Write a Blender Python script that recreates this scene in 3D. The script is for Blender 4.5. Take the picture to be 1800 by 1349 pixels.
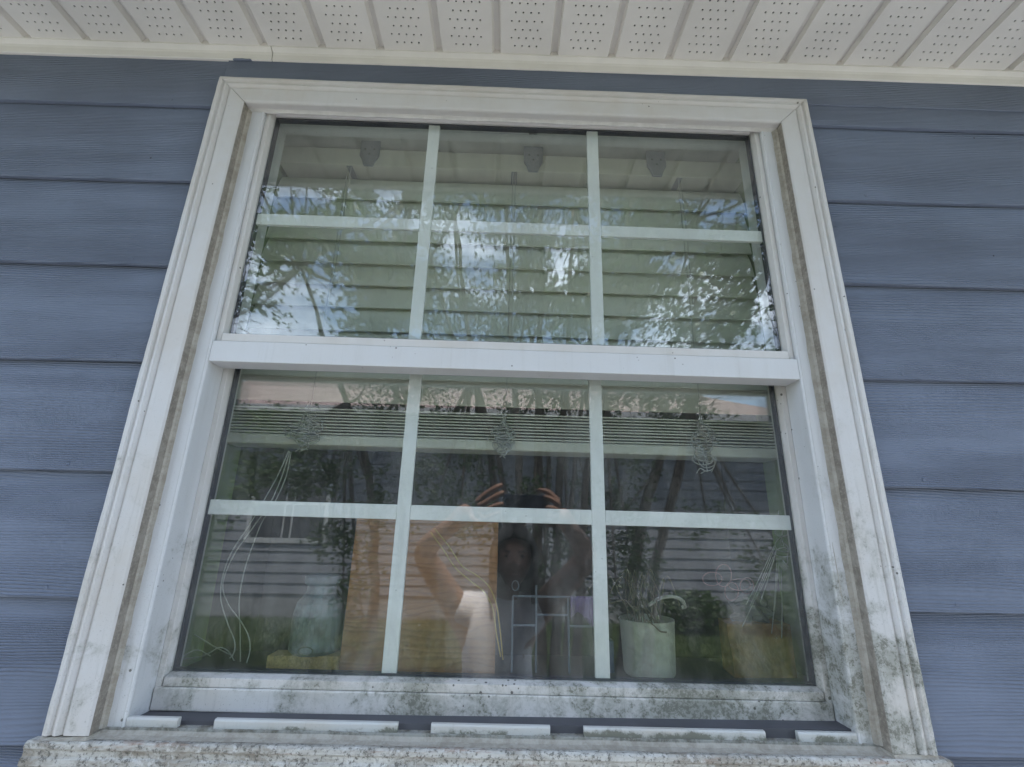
import bpy, bmesh, math, random
import numpy as np
from mathutils import Vector, Matrix, Euler, noise as mnoise

for o in list(bpy.data.objects):
    bpy.data.objects.remove(o, do_unlink=True)
SC = bpy.context.scene
COL = SC.collection
R = math.radians
rng = random.Random(7)

# ---------------------------------------------------------------- camera, light, exposure
cam = bpy.data.cameras.new('camera'); camo = bpy.data.objects.new('camera', cam); COL.objects.link(camo)
cam.sensor_fit = 'HORIZONTAL'; cam.sensor_width = 36.0; cam.lens = 826.08/1800*36
cam.clip_start = 0.01; cam.clip_end = 400
cr = Vector((0.9996224, -0.02044527, 0.01835861)); cu = Vector((-0.02350716, -0.29032094, 0.95664056)); cf = Vector((0.01422888, 0.9567109, 0.29069193))
m = Matrix((cr, cu, -cf)).transposed().to_4x4(); m.translation = Vector((0, -0.756, 0)); camo.matrix_world = m
SC.camera = camo

SUN = Vector((0.10, 0.30, 0.95)).normalized()      # direction towards the sun
ELEV = math.asin(SUN.z); AZ = math.atan2(SUN.x, SUN.y)
W = bpy.data.worlds.new('World'); SC.world = W; W.use_nodes = True
wt = W.node_tree; wt.nodes.clear()
def wn(t): return wt.nodes.new(t)
sky = wn('ShaderNodeTexSky'); sky.sky_type = 'NISHITA'; sky.sun_disc = False
sky.sun_elevation = ELEV; sky.sun_rotation = AZ; sky.air_density = 1.0; sky.dust_density = 1.5; sky.ozone_density = 1.0
bg = wn('ShaderNodeBackground'); bg.inputs['Strength'].default_value = 0.15
tc = wn('ShaderNodeTexCoord'); mp = wn('ShaderNodeMapping'); mp.inputs['Scale'].default_value = (1.6, 1.6, 3.6)
nz = wn('ShaderNodeTexNoise'); nz.inputs['Scale'].default_value = 1.7; nz.inputs['Detail'].default_value = 7; nz.inputs['Roughness'].default_value = 0.58
mr = wn('ShaderNodeMapRange'); mr.inputs['From Min'].default_value = 0.47; mr.inputs['From Max'].default_value = 0.70; mr.clamp = True
mx = wn('ShaderNodeMixRGB'); mx.inputs['Color2'].default_value = (8.6, 9.6, 11.2, 1)
wo = wn('ShaderNodeOutputWorld')
L = wt.links.new
L(tc.outputs['Generated'], mp.inputs['Vector']); L(mp.outputs[0], nz.inputs['Vector']); L(nz.outputs['Fac'], mr.inputs['Value'])
L(mr.outputs[0], mx.inputs['Fac']); L(sky.outputs[0], mx.inputs['Color1']); L(mx.outputs[0], bg.inputs['Color']); L(bg.outputs[0], wo.inputs['Surface'])
sl = bpy.data.lights.new('sun', 'SUN'); sl.energy = 3.6; sl.angle = R(0.53); sl.color = (1.0, 0.96, 0.90)
so = bpy.data.objects.new('sun', sl); COL.objects.link(so); so.rotation_euler = SUN.to_track_quat('Z', 'Y').to_euler(); so.location = (0, -2, 12)
SC.view_settings.view_transform = 'Standard'; SC.view_settings.look = 'None'; SC.view_settings.gamma = 1
SC.view_settings.use_curve_mapping = False
SC.view_settings.exposure = 1.85
SC.render.engine = 'CYCLES'
SC.cycles.max_bounces = 10; SC.cycles.diffuse_bounces = 5; SC.cycles.glossy_bounces = 5
SC.cycles.transparent_max_bounces = 24; SC.cycles.sample_clamp_indirect = 6
SC.cycles.use_adaptive_sampling = False
SC.cycles.caustics_reflective = False; SC.cycles.caustics_refractive = False

# ---------------------------------------------------------------- material helpers
class NT:
    def __init__(s, name):
        s.m = bpy.data.materials.new(name); s.m.use_nodes = True; s.t = s.m.node_tree; s.t.nodes.clear()
        s.out = s.t.nodes.new('ShaderNodeOutputMaterial')
    def n(s, t, **k):
        x = s.t.nodes.new(t)
        for a, b in k.items(): setattr(x, a, b)
        return x
    def put(s, sock, v):
        if v is None: return
        if isinstance(v, bpy.types.NodeSocket): s.t.links.new(v, sock)
        else:
            if isinstance(v, (tuple, list)) and len(v) == 3 and sock.type == 'RGBA': v = (*v, 1)
            sock.default_value = v
    def ma(s, op, a, b=None, c=None, clamp=False):
        x = s.n('ShaderNodeMath', operation=op); x.use_clamp = clamp
        s.put(x.inputs[0], a); s.put(x.inputs[1], b); s.put(x.inputs[2], c); return x.outputs[0]
    def pos(s): return s.n('ShaderNodeNewGeometry').outputs['Position']
    def sep(s, v):
        x = s.n('ShaderNodeSeparateXYZ'); s.put(x.inputs[0], v); return x.outputs
    def com(s, a, b, c):
        x = s.n('ShaderNodeCombineXYZ'); s.put(x.inputs[0], a); s.put(x.inputs[1], b); s.put(x.inputs[2], c); return x.outputs[0]
    def vscale(s, v, sc):
        x = s.n('ShaderNodeVectorMath', operation='MULTIPLY'); s.put(x.inputs[0], v); x.inputs[1].default_value = sc; return x.outputs[0]
    def noise(s, v, scale, detail=3, rough=.5, dist=0):
        x = s.n('ShaderNodeTexNoise'); s.put(x.inputs['Vector'], v); x.inputs['Scale'].default_value = scale
        x.inputs['Detail'].default_value = detail; x.inputs['Roughness'].default_value = rough; x.inputs['Distortion'].default_value = dist
        return x.outputs['Fac']
    def vor(s, v, scale, feature='F1', rnd=1):
        x = s.n('ShaderNodeTexVoronoi', feature=feature); s.put(x.inputs['Vector'], v); x.inputs['Scale'].default_value = scale
        x.inputs['Randomness'].default_value = rnd; return x.outputs
    def mr(s, v, a, b, c=0., d=1.):
        x = s.n('ShaderNodeMapRange'); x.clamp = True; x.interpolation_type = 'SMOOTHSTEP'
        for i, q in enumerate((v, a, b, c, d)): s.put(x.inputs[i], q)
        return x.outputs[0]
    def mix(s, f, a, b):
        x = s.n('ShaderNodeMixRGB'); s.put(x.inputs[0], f); s.put(x.inputs[1], a); s.put(x.inputs[2], b); return x.outputs[0]
    def bump(s, h, strength=.3, dist=.001, nrm=None):
        x = s.n('ShaderNodeBump'); s.put(x.inputs['Height'], h); x.inputs['Strength'].default_value = strength; x.inputs['Distance'].default_value = dist
        if nrm is not None: s.put(x.inputs['Normal'], nrm)
        return x.outputs[0]
    def pbr(s, col, rough=.6, nrm=None, spec=.5, **k):
        x = s.n('ShaderNodeBsdfPrincipled'); s.put(x.inputs['Base Color'], col); s.put(x.inputs['Roughness'], rough)
        x.inputs['Specular IOR Level'].default_value = spec
        if nrm is not None: s.put(x.inputs['Normal'], nrm)
        for a, b in k.items(): s.put(x.inputs[a.replace('_', ' ')], b)
        s.t.links.new(x.outputs[0], s.out.inputs['Surface']); return s.m

def m_simple(name, col, rough=.6, var=.12, scale=12, spec=.4, bump=0., bscale=60):
    g = NT(name); p = g.pos(); n = g.noise(p, scale, 5, .6)
    f = g.mr(n, .3, .7, 1-var, 1+var)
    c = g.n('ShaderNodeVectorMath', operation='SCALE'); c.inputs[0].default_value = col; g.put(c.inputs['Scale'], f)
    nr = g.bump(g.noise(p, bscale, 4, .6), .4, bump) if bump else None
    return g.pbr(c.outputs[0], rough, nr, spec)

def m_siding():
    g = NT('blue_painted_siding'); p = g.pos(); x, y, z = g.sep(p)
    rnd = g.n('ShaderNodeObjectInfo').outputs['Random']
    xo = g.ma('ADD', x, g.ma('MULTIPLY', rnd, 37.)); zo = g.ma('ADD', z, g.ma('MULTIPLY', rnd, 11.))
    big = g.noise(g.com(g.ma('MULTIPLY', xo, 1.1), 0, g.ma('MULTIPLY', zo, 9.)), 1.0, 2, .5)
    med = g.noise(g.com(g.ma('MULTIPLY', xo, 14.), 0, g.ma('MULTIPLY', zo, 60.)), 1.0, 3, .5)
    ph = g.ma('ADD', g.ma('MULTIPLY', zo, 1650.), g.ma('ADD', g.ma('MULTIPLY', big, 95.), g.ma('MULTIPLY', med, 4.5)))
    wv = g.ma('SINE', ph)
    wv = g.ma('POWER', g.ma('MULTIPLY_ADD', wv, .5, .5), 1.6)
    amp = g.mr(g.noise(g.com(g.ma('MULTIPLY', xo, 1.6), 3, g.ma('MULTIPLY', zo, 14.)), 1.0, 3, .6), .32, .66, .12, 1.)
    fine = g.noise(g.com(g.ma('MULTIPLY', xo, 120.), 0, g.ma('MULTIPLY', zo, 420.)), 1.0, 3, .6)
    h = g.ma('ADD', g.ma('MULTIPLY', wv, amp), g.ma('MULTIPLY', fine, .35))
    n = g.bump(h, .9, .0019)
    v = g.mr(g.noise(p, 3.2, 4, .6), .3, .7, .90, 1.09)
    base = g.mix(g.mr(g.noise(p, 1.3, 3, .5), .35, .65), (.150, .178, .238), (.165, .193, .257))
    dust = g.mr(g.noise(p, 45, 5, .7), .58, .8, 0, .22)
    base = g.mix(dust, base, (.26, .28, .31))
    dots = g.ma('LESS_THAN', g.vor(p, 22.)['Distance'], .035)
    base = g.mix(g.ma('MULTIPLY', dots, g.ma('GREATER_THAN', g.noise(p, 5), .58)), base, (.03, .03, .035))
    sc = g.n('ShaderNodeVectorMath', operation='SCALE'); g.put(sc.inputs[0], base); g.put(sc.inputs['Scale'], v)
    return g.pbr(sc.outputs[0], .62, n, .28)

def m_white(name, base=(.70, .70, .68), grime=1.0, lo=-.30, hi=.35, specks=1.0, floor=0.0, tan=0.25):
    """old white vinyl: mildew and dirt grow thicker low down, specks everywhere"""
    g = NT(name); p = g.pos(); x, y, z = g.sep(p)
    low = g.mr(z, lo, hi, 1., 0.); low = g.ma('POWER', low, 1.15)
    side = g.mr(x, -.6, .62, .80, 1.15)
    low = g.ma('MULTIPLY', low, side)
    blot = g.noise(p, 13, 8, .70, .4)
    thr = g.ma('MULTIPLY_ADD', low, -.27, .66)
    bl = g.mr(blot, thr, g.ma('ADD', thr, .22))
    mott = g.mr(g.noise(p, 240, 5, .8), .40, .64)
    mott2 = g.mr(g.noise(p, 70, 6, .75), .40, .62)
    mild = g.ma('MULTIPLY', g.ma('MULTIPLY', bl, g.ma('MULTIPLY_ADD', g.ma('MULTIPLY', mott, mott2), .75, .25)), g.ma('MULTIPLY', g.ma('ADD', low, floor), 1.25*grime), clamp=True)
    c = g.mix(g.mr(g.noise(p, 7, 5, .65), .35, .75, 0, tan), base, (.52, .46, .38))
    c = g.mix(g.mr(g.noise(g.vscale(p, (30, 30, 3)), 1, 4, .6), .5, .8, 0, .22), c, (.42, .40, .36))
    c = g.mix(g.ma('MULTIPLY', bl, g.ma('MULTIPLY', low, .45)), c, (.40, .41, .35))
    c = g.mix(mild, c, (.20, .20, .165))
    fsp = g.mr(g.noise(p, 420, 3, .8), .60, .72, 0, .6)
    c = g.mix(g.ma('MULTIPLY', fsp, g.ma('ADD', low, .12, clamp=True)), c, (.12, .115, .09))
    vo = g.vor(p, 92.)
    rad = g.mr(g.noise(p, 9, 3, .6), .44, .74, 0, .20*specks)
    dots = g.ma('LESS_THAN', vo['Distance'], rad)
    keep = g.ma('GREATER_THAN', g.noise(g.vscale(p, (1, 1, 1)), 33, 2), g.ma('MULTIPLY_ADD', low, -.14, .585))
    c = g.mix(g.ma('MULTIPLY', g.ma('MULTIPLY', dots, keep), .85), c, (.06, .055, .045))
    vo2 = g.vor(p, 26.)
    d2 = g.ma('LESS_THAN', vo2['Distance'], g.mr(g.noise(p, 60, 2), .3, .7, .02, .075))
    k2 = g.ma('GREATER_THAN', g.sep(vo2['Color'])[0], g.ma('MULTIPLY_ADD', low, -.25, .88))
    c = g.mix(g.ma('MULTIPLY', g.ma('MULTIPLY', d2, k2), .8*min(1, specks)), c, (.07, .07, .05))
    drip = g.mr(g.noise(g.com(g.ma('MULTIPLY', x, 150.), g.ma('MULTIPLY', y, 60.), g.ma('MULTIPLY', z, 7.)), 1.0, 4, .6), .56, .74, 0, .30)
    c = g.mix(g.ma('MULTIPLY', drip, g.ma('ADD', low, .15, clamp=True)), c, (.24, .235, .20))
    nr = g.bump(g.noise(p, 260, 4, .7), .22, .0005)
    return g.pbr(c, g.mr(mild, 0, 1, .42, .85), nr, .4)

def m_sill():
    g = NT('weathered_sill_paint'); p = g.pos()
    b = g.noise(g.vscale(p, (14, 30, 40)), 1, 8, .75, .5); f = g.noise(p, 190, 6, .75)
    c = g.mix(g.mr(b, .36, .66), (.60, .59, .55), (.30, .27, .225))
    c = g.mix(g.mr(f, .50, .62, 0, .8), c, (.10, .095, .08))
    c = g.mix(g.mr(g.noise(g.vscale(p, (9, 20, 60)), 1, 6, .7), .56, .68, 0, .6), c, (.33, .20, .14))
    c = g.mix(g.mr(g.noise(p, 75, 5, .7), .55, .68, 0, .8), c, (.66, .65, .62))
    nr = g.bump(g.noise(p, 130, 6, .75), .7, .0018)
    return g.pbr(c, .85, nr, .2)

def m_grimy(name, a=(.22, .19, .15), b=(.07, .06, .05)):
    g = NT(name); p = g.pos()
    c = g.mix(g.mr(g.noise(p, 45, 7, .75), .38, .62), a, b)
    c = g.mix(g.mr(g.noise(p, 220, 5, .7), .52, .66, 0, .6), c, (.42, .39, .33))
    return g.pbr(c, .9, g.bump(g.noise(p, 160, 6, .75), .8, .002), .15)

def m_glass(name, k=1.0):
    g = NT(name)
    bf = g.n('ShaderNodeNewGeometry').outputs['Backfacing']
    ior = g.ma('MULTIPLY_ADD', bf, (1/1.56-1.56), 1.56)
    fr = g.n('ShaderNodeFresnel'); g.put(fr.inputs['IOR'], ior)
    p = g.pos()
    gl = g.n('ShaderNodeBsdfGlossy'); gl.inputs['Roughness'].default_value = 0.0; gl.inputs['Color'].default_value = (1, 1, 1, 1); pass
    tr = g.n('ShaderNodeBsdfTransparent'); tr.inputs['Color'].default_value = (.972, .986, .976, 1)
    mx = g.n('ShaderNodeMixShader'); g.put(mx.inputs[0], g.ma('MULTIPLY', fr.outputs[0], k, clamp=True)); g.put(mx.inputs[1], tr.outputs[0]); g.put(mx.inputs[2], gl.outputs[0])
    # a thin film of dust and dried specks
    df = g.n('ShaderNodeBsdfDiffuse'); df.inputs['Color'].default_value = (.62, .62, .58, 1)
    d = g.mr(g.noise(p, 420, 3, .7), .60, .78, 0, .16); zz = g.sep(p)[2]; d2 = g.ma('MULTIPLY', g.mr(g.noise(g.vscale(p, (1.6, 1, .55)), 9, 6, .7, .6), .38, .75, .016, .105), g.mr(zz, -.25, .30, 1., .45))
    sp = g.ma('MULTIPLY', g.ma('LESS_THAN', g.vor(p, 60.)['Distance'], .07), g.ma('GREATER_THAN', g.noise(p, 14), .60))
    fac = g.ma('MAXIMUM', g.ma('ADD', g.ma('MULTIPLY', d, g.mr(g.noise(p, 9, 4, .6), .42, .7)), d2), g.ma('MULTIPLY', sp, .30), clamp=True)
    m2 = g.n('ShaderNodeMixShader'); g.put(m2.inputs[0], fac); g.put(m2.inputs[1], mx.outputs[0]); g.put(m2.inputs[2], df.outputs[0])
    g.t.links.new(m2.outputs[0], g.out.inputs['Surface']); return g.m

def m_clearglass(name):
    g = NT(name)
    bf = g.n('ShaderNodeNewGeometry').outputs['Backfacing']
    fr = g.n('ShaderNodeFresnel'); g.put(fr.inputs['IOR'], g.ma('MULTIPLY_ADD', bf, (1/1.56-1.56), 1.56))
    gl = g.n('ShaderNodeBsdfGlossy'); gl.inputs['Roughness'].default_value = 0.0
    tr = g.n('ShaderNodeBsdfTransparent'); tr.inputs['Color'].default_value = (.972, .986, .976, 1)
    mx = g.n('ShaderNodeMixShader'); g.put(mx.inputs[0], fr.outputs[0]); g.put(mx.inputs[1], tr.outputs[0]); g.put(mx.inputs[2], gl.outputs[0])
    g.t.links.new(mx.outputs[0], g.out.inputs['Surface']); return g.m

def m_leaf(name, a, b, rough=.45):
    g = NT(name); p = g.pos()
    c = g.mix(g.mr(g.noise(p, 9, 3), .35, .65), a, b)
    c = g.mix(g.mr(g.noise(p, 60, 2), .5, .75, 0, .5), c, (a[0]*1.8, a[1]*1.6, a[2]*1.3))
    pb = g.n('ShaderNodeBsdfPrincipled'); g.put(pb.inputs['Base Color'], c); pb.inputs['Roughness'].default_value = rough
    tl = g.n('ShaderNodeBsdfTranslucent'); g.put(tl.inputs['Color'], g.mix(.5, c, (.12, .22, .03)))
    mx = g.n('ShaderNodeMixShader'); mx.inputs[0].default_value = .35; g.put(mx.inputs[1], pb.outputs[0]); g.put(mx.inputs[2], tl.outputs[0])
    g.t.links.new(mx.outputs[0], g.out.inputs['Surface']); return g.m

def m_wood(name, a, b, per=.012):
    g = NT(name); p = g.pos(); x, y, z = g.sep(p)
    d = g.noise(g.vscale(p, (7, 7, 22)), 1, 3, .5)
    s = g.ma('SINE', g.ma('ADD', g.ma('MULTIPLY', z, 6.283/per), g.ma('MULTIPLY', d, 34)))
    c = g.mix(g.mr(s, .2, 1.), a, b)
    c = g.mix(g.mr(g.noise(p, 30, 5, .6), .4, .7, 0, .5), c, b)
    return g.pbr(c, .6, g.bump(s, .3, .0006), .3)

M = dict(
    siding=m_siding(),
    casing=m_white('weathered_white_casing', (.605, .595, .585), 1.35, -.30, .50, 1.1, .14, .45),
    frame=m_white('weathered_white_vinyl_frame', (.64, .65, .66), 1.3, -.30, .42, 1.2, .10, .12),
    sash=m_white('white_vinyl_sash', (.64, .63, .615), 1.6, -.262, .30, 1.3, .12, .4),
    lip=m_white('grimy_white_track_lip', (.56, .57, .56), 1.9, -.272, -.252, 1.4, 1.0, .5),
    flange=m_grimy('grimy_frame_flange', (.36, .36, .33), (.16, .15, .12)),
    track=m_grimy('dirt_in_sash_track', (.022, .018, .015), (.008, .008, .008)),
    caulk=m_grimy('old_beige_caulk', (.46, .43, .375), (.34, .31, .26)),
    edge=m_grimy('dirty_shaded_casing_edge', (.32, .29, .25), (.22, .195, .165)),  # dirt and shade of the inner edge, both put into the colour
    headcaulk=m_simple('white_painted_caulk', (.60, .585, .565), .7, .08, 40, .2, .0006, 120),
    sill=m_sill(),
    soffit=m_simple('warm_white_vinyl_soffit', (.75, .725, .68), .55, .06, 6, .3, .0004, 300),
    dark=m_simple('dark_void', (.015, .015, .016), .9),
    gasket=m_simple('navy_black_spacer_gasket', (.016, .018, .035), .5),
    spacer=m_simple('grey_metal_spacer', (.30, .32, .36), .35),
    muntin=m_simple('white_muntin_grid', (.72, .74, .73), .45, .05),
    pane=m_glass('window_glass_outer'), pane2=m_clearglass('window_glass_inner'),
    etch=m_simple('grey_purple_etching', (.12, .11, .17), .8),
    blind=m_simple('off_white_faux_wood', (.64, .63, .56), .5, .05, 9),
    bracket=m_simple('grey_plastic_bracket', (.22, .235, .27), .5),
    cord=m_simple('white_cord', (.42, .42, .40), .8),
    reveal=m_simple('sage_green_reveal_paint', (.20, .26, .13), .7, .08),
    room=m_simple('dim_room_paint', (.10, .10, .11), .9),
    stool=m_simple('dusty_white_stool', (.55, .56, .53), .6),
    lawn=None)

def m_lawn():
    g = NT('lawn_soil_and_thatch'); p = g.pos()
    c = g.mix(g.mr(g.noise(p, 2.5, 6, .7), .35, .65), (.038, .056, .020), (.060, .080, .032))
    c = g.mix(g.mr(g.noise(p, 40, 6, .7), .5, .7), c, (.13, .15, .06))
    return g.pbr(c, .9, g.bump(g.noise(p, 60, 6, .7), 1, .02), .1)
M['lawn'] = m_lawn()

# ---------------------------------------------------------------- object helpers
def empty(name, loc, label, cat, group=None, rot=(0, 0, 0)):
    o = bpy.data.objects.new(name, None); COL.objects.link(o); o.location = loc; o.rotation_euler = rot; o.empty_display_size = .05
    o['label'] = label; o['category'] = cat
    if group: o['group'] = group
    return o
def tag(o, label=None, cat=None, group=None, kind=None):
    if label: o['label'] = label
    if cat: o['category'] = cat
    if group: o['group'] = group
    if kind: o['kind'] = kind
    return o
def base_of(parent):
    v = Vector((0, 0, 0)); q = parent
    while q is not None: v += q.location; q = q.parent
    return v
def mesh_obj(name, verts, faces, mat, parent=None, smooth=False, origin=None):
    """vertices are given in world metres; the object origin is its parent's base (or `origin`)"""
    me = bpy.data.meshes.new(name)
    b = base_of(parent) if parent is not None else Vector((0, 0, 0))
    loc = Vector((0, 0, 0))
    if origin is not None: loc = Vector(origin) - b
    sh = b + loc
    me.from_pydata([(v[0]-sh.x, v[1]-sh.y, v[2]-sh.z) for v in verts], [], faces)
    me.update()
    if smooth: me.polygons.foreach_set('use_smooth', [True]*len(me.polygons))
    if mat: me.materials.append(mat)
    o = bpy.data.objects.new(name, me); COL.objects.link(o); o.location = loc
    if parent is not None: o.parent = parent
    return o
def fix_normals(o):
    bm = bmesh.new(); bm.from_mesh(o.data); bmesh.ops.recalc_face_normals(bm, faces=bm.faces); bm.to_mesh(o.data); bm.free(); return o
class MB:
    def __init__(s): s.v = []; s.f = []
    def box(s, x0, x1, y0, y1, z0, z1):
        b = len(s.v)
        s.v += [(x0,y0,z0),(x1,y0,z0),(x1,y1,z0),(x0,y1,z0),(x0,y0,z1),(x1,y0,z1),(x1,y1,z1),(x0,y1,z1)]
        s.f += [tuple(b+i for i in q) for q in ((0,3,2,1),(4,5,6,7),(0,1,5,4),(1,2,6,5),(2,3,7,6),(3,0,4,7))]
        return s
    def prism(s, rings, close=True, caps=True):
        """rings: list of equal-length vertex rings"""
        b = len(s.v); n = len(rings[0])
        for r in rings: s.v += [tuple(p) for p in r]
        for i in range(len(rings)-1):
            for j in range(n if close else n-1):
                k = (j+1) % n
                s.f.append((b+i*n+j, b+i*n+k, b+(i+1)*n+k, b+(i+1)*n+j))
        if caps and close:
            s.f.append(tuple(b+j for j in range(n))[::-1]); s.f.append(tuple(b+(len(rings)-1)*n+j for j in range(n)))
        return s
    def tube(s, pts, r, seg=6):
        pts = [Vector(p) for p in pts]; rings = []
        rr = r if isinstance(r, (list, tuple)) else [r]*len(pts)
        up = Vector((0, 0, 1))
        t0 = (pts[1]-pts[0]).normalized()
        a = t0.cross(up if abs(t0.z) < .9 else Vector((1, 0, 0))).normalized()
        for i, p in enumerate(pts):
            t = (pts[min(i+1, len(pts)-1)] - pts[max(i-1, 0)])
            t = t.normalized() if t.length > 1e-9 else t0
            a = (a - t*a.dot(t)); a = a.normalized() if a.length > 1e-6 else t.orthogonal().normalized()
            c = t.cross(a)
            rings.append([p + (a*math.cos(q)+c*math.sin(q))*rr[i] for q in [2*math.pi*k/seg for k in range(seg)]])
        return s.prism(rings)
    def lathe(s, c, prof, seg=24):
        rings = [[(c[0]+r*math.cos(2*math.pi*k/seg), c[1]+r*math.sin(2*math.pi*k/seg), c[2]+z) for k in range(seg)] for r, z in prof]
        return s.prism(rings)
    def build(s, name, mat, parent=None, bevel=0, smooth=False, origin=None, fix=True, seg=2):
        o = mesh_obj(name, s.v, s.f, mat, parent, smooth, origin)
        if fix or bevel:
            bm = bmesh.new(); bm.from_mesh(o.data)
            bmesh.ops.recalc_face_normals(bm, faces=bm.faces)
            if bevel:
                ed = [e for e in bm.edges if len(e.link_faces) == 2 and e.calc_face_angle(0) > .6]
                bmesh.ops.bevel(bm, geom=ed, offset=bevel, segments=seg, affect='EDGES', profile=.5)
            bm.to_mesh(o.data); bm.free()
        return o
def jit(x, s=1., a=1.): return a*mnoise.noise(Vector((x*s, 3.7, 1.1)))

GZ = -1.62                                             # ground level (camera is at z = 0)
# ================================================================ OUR HOUSE: siding
wall = empty('house_wall', (0, .05, GZ), 'blue grey lap siding wall around the white window', 'wall')
ROW0, EXP = .781, .178
def board(x0, x1, zb, zt=None, name='siding_board', wob=1):
    zt = zb + .199 if zt is None else zt
    t = (zt-zb)/.199
    yb, yt = -.0180, -.0180 + .0104*t
    n = max(2, int((x1-x0)/.05)); rings = []
    for i in range(n+1):
        x = x0 + (x1-x0)*i/n; d = .0011*jit(x*1.7 + zb*31, 1.3)*wob
        rings.append([(x, yb+.0012, zb+d), (x, yb, zb+.0014+d), (x, yt, zt), (x, yt+.0074, zt), (x, yb+.0072, zb+d)])
    mb = MB(); mb.prism(rings); return mb.build(name, M['siding'], wall)
SX = 3.2
board(-SX, -.5840, ROW0, .960)
b = board(-.5822, SX, ROW0 + .052, .960, wob=0)
board(.560, SX, ROW0, ROW0 + .0515)
for k in range(1, 14):
    zb = ROW0 - k*EXP
    if zb < GZ+.1: break
    if zb > -.32:
        board(-SX, -.5785, zb); board(.5785, SX, zb)
    elif k == 7: board(-SX, -.5785, zb); board(.5785, SX, zb); board(-.578, .578, zb, zb+.150)
    else: board(-SX, SX, zb)
nh = MB()
for k in range(0, 6):
    for x in (-1.06, -.655, .665, 1.05):
        z = ROW0 - k*EXP + .012 + rng.uniform(-.002, .002); xx_ = x + rng.uniform(-.02, .02)
        nh.prism([[(xx_+.0026*math.cos(a), y, z+.0026*math.sin(a)) for a in [i*math.pi/4 for i in range(8)]] for y in (-.0160, -.0181)])
nh.build('nail_heads', M['siding'], wall)
# structure behind the boards
mb = MB()
mb.box(-SX, -.548, .0004, .20, GZ, 1.10); mb.box(.548, SX, .0004, .20, GZ, 1.10)
mb.box(-.548, .548, .0004, .20, GZ, -.262); mb.box(-.548, .548, .0004, .20, .845, 1.10)
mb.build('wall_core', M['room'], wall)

# ================================================================ soffit
ZS = .9297; G0 = -.8567; GP = .1187; EAVE = -.345
sof = empty('soffit', (0, EAVE/2, ZS), 'off white perforated vinyl soffit under the eave', 'soffit')
def panel_mesh():
    """one panel: flat face with real punched holes, then the recessed groove; local x 0..GP"""
    v = []; f = []
    def q(a, b, c, d): 
        i = len(v); v.extend([a, b, c, d]); f.append((i, i+1, i+2, i+3))
    wf = .1019; gd = .0085; y0, y1 = EAVE, -.0265
    pitch, rp, hr = .01455, .0162, .0019
    cx = wf/2; y = y1 - .010; row = 0
    q((0, y1-.010+.0, 0), (wf, y1-.010, 0), (wf, y1, 0), (0, y1, 0))
    while y - rp > y0:
        ya, yb = y-rp, y; yc = (ya+yb)/2; n = 4 if row % 2 == 0 else 5
        xa = cx - n*pitch/2
        q((0, ya, 0), (xa, ya, 0), (xa, yb, 0), (0, yb, 0)); q((xa+n*pitch, ya, 0), (wf, ya, 0), (wf, yb, 0), (xa+n*pitch, yb, 0))
        for i in range(n):
            c0 = xa + i*pitch; c1 = c0+pitch; xc = (c0+c1)/2; b = len(v)
            outer = [(c1, yc), (c1, yb), (xc, yb), (c0, yb), (c0, yc), (c0, ya), (xc, ya), (c1, ya)]
            v.extend([(a, b2, 0) for a, b2 in outer])
            v.extend([(xc+hr*math.cos(math.pi*k/4), yc+hr*math.sin(math.pi*k/4), 0) for k in range(8)])
            v.extend([(xc+hr*math.cos(math.pi*k/4), yc+hr*math.sin(math.pi*k/4), .0016) for k in range(8)])
            for k in range(8):
                k2 = (k+1) % 8; f.append((b+k, b+k2, b+8+k2, b+8+k)); f.append((b+8+k, b+8+k2, b+16+k2, b+16+k))
        y = ya; row += 1
    q((0, y0, 0), (wf, y0, 0), (wf, y, 0), (0, y, 0))
    prof = [(wf, 0), (wf+.0016, gd), (GP-.0105, gd), (GP-.0008, .0), (GP, 0)]
    gd = .0115; prof = [(wf-.001, 0), (wf+.0045, gd*.9), (GP-.0022, gd), (GP, 0)]
    for (xa, za), (xb, zb) in zip(prof, prof[1:]):
        q((xa, y0, za), (xb, y0, zb), (xb, y1, zb), (xa, y1, za))
    me = bpy.data.meshes.new('soffit_panel'); me.from_pydata(v, [], f); me.materials.append(M['soffit']); me.update()
    bm = bmesh.new(); bm.from_mesh(me)
    for fc in bm.faces:
        if fc.normal.z > .5: fc.normal_flip()
    bm.to_mesh(me); bm.free(); return me
pm = panel_mesh()
for i in range(-18, 34):
    o = bpy.data.objects.new('soffit_panel', pm); COL.objects.link(o); o.parent = sof
    o.location = (G0 + i*GP - 0, -EAVE/2, rng.uniform(-.0004, .0004)); o.rotation_euler = (0, R(rng.uniform(-.12, .12)), 0)
# dark attic above the holes
MB().box(-3.2, 3.2, EAVE+.002, -.0002, ZS+.06, ZS+.07).build('attic_deck', M['dark'], sof)
# wall channel (two lengths with the joint left of the window)
def channel(x0, x1):
    n = int((x1-x0)/.012); rings = []
    for i in range(n+1):
        x = x0 + (x1-x0)*i/n
        w = .0016*jit(x, 2.1) + (.0016*max(0, jit(x+9, 9)) if abs(x+.55) < .28 or abs(x-.62) < .2 else .0004*jit(x, 20))
        t = .0010*jit(x+5, 2.6)
        rings.append([(x, -.0272, ZS+.0006), (x, -.0288, ZS-.0006+t), (x, -.0284, ZS-.0040+t), (x, -.0262, ZS-.0052+t), (x, -.0208, ZS-.0085+t), (x, -.0190, ZS-.013),
                      (x, -.0178, ZS-.0250+w), (x, -.0160, ZS-.0266+w), (x, -.0085, ZS-.0262+w), (x, -.0070, ZS+.020), (x, -.0260, ZS+.020)])
    MB().prism(rings).build('channel_trim', M['soffit'], sof, smooth=False)
channel(-3.2, -.4945); channel(-.4928, 3.2)
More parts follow.
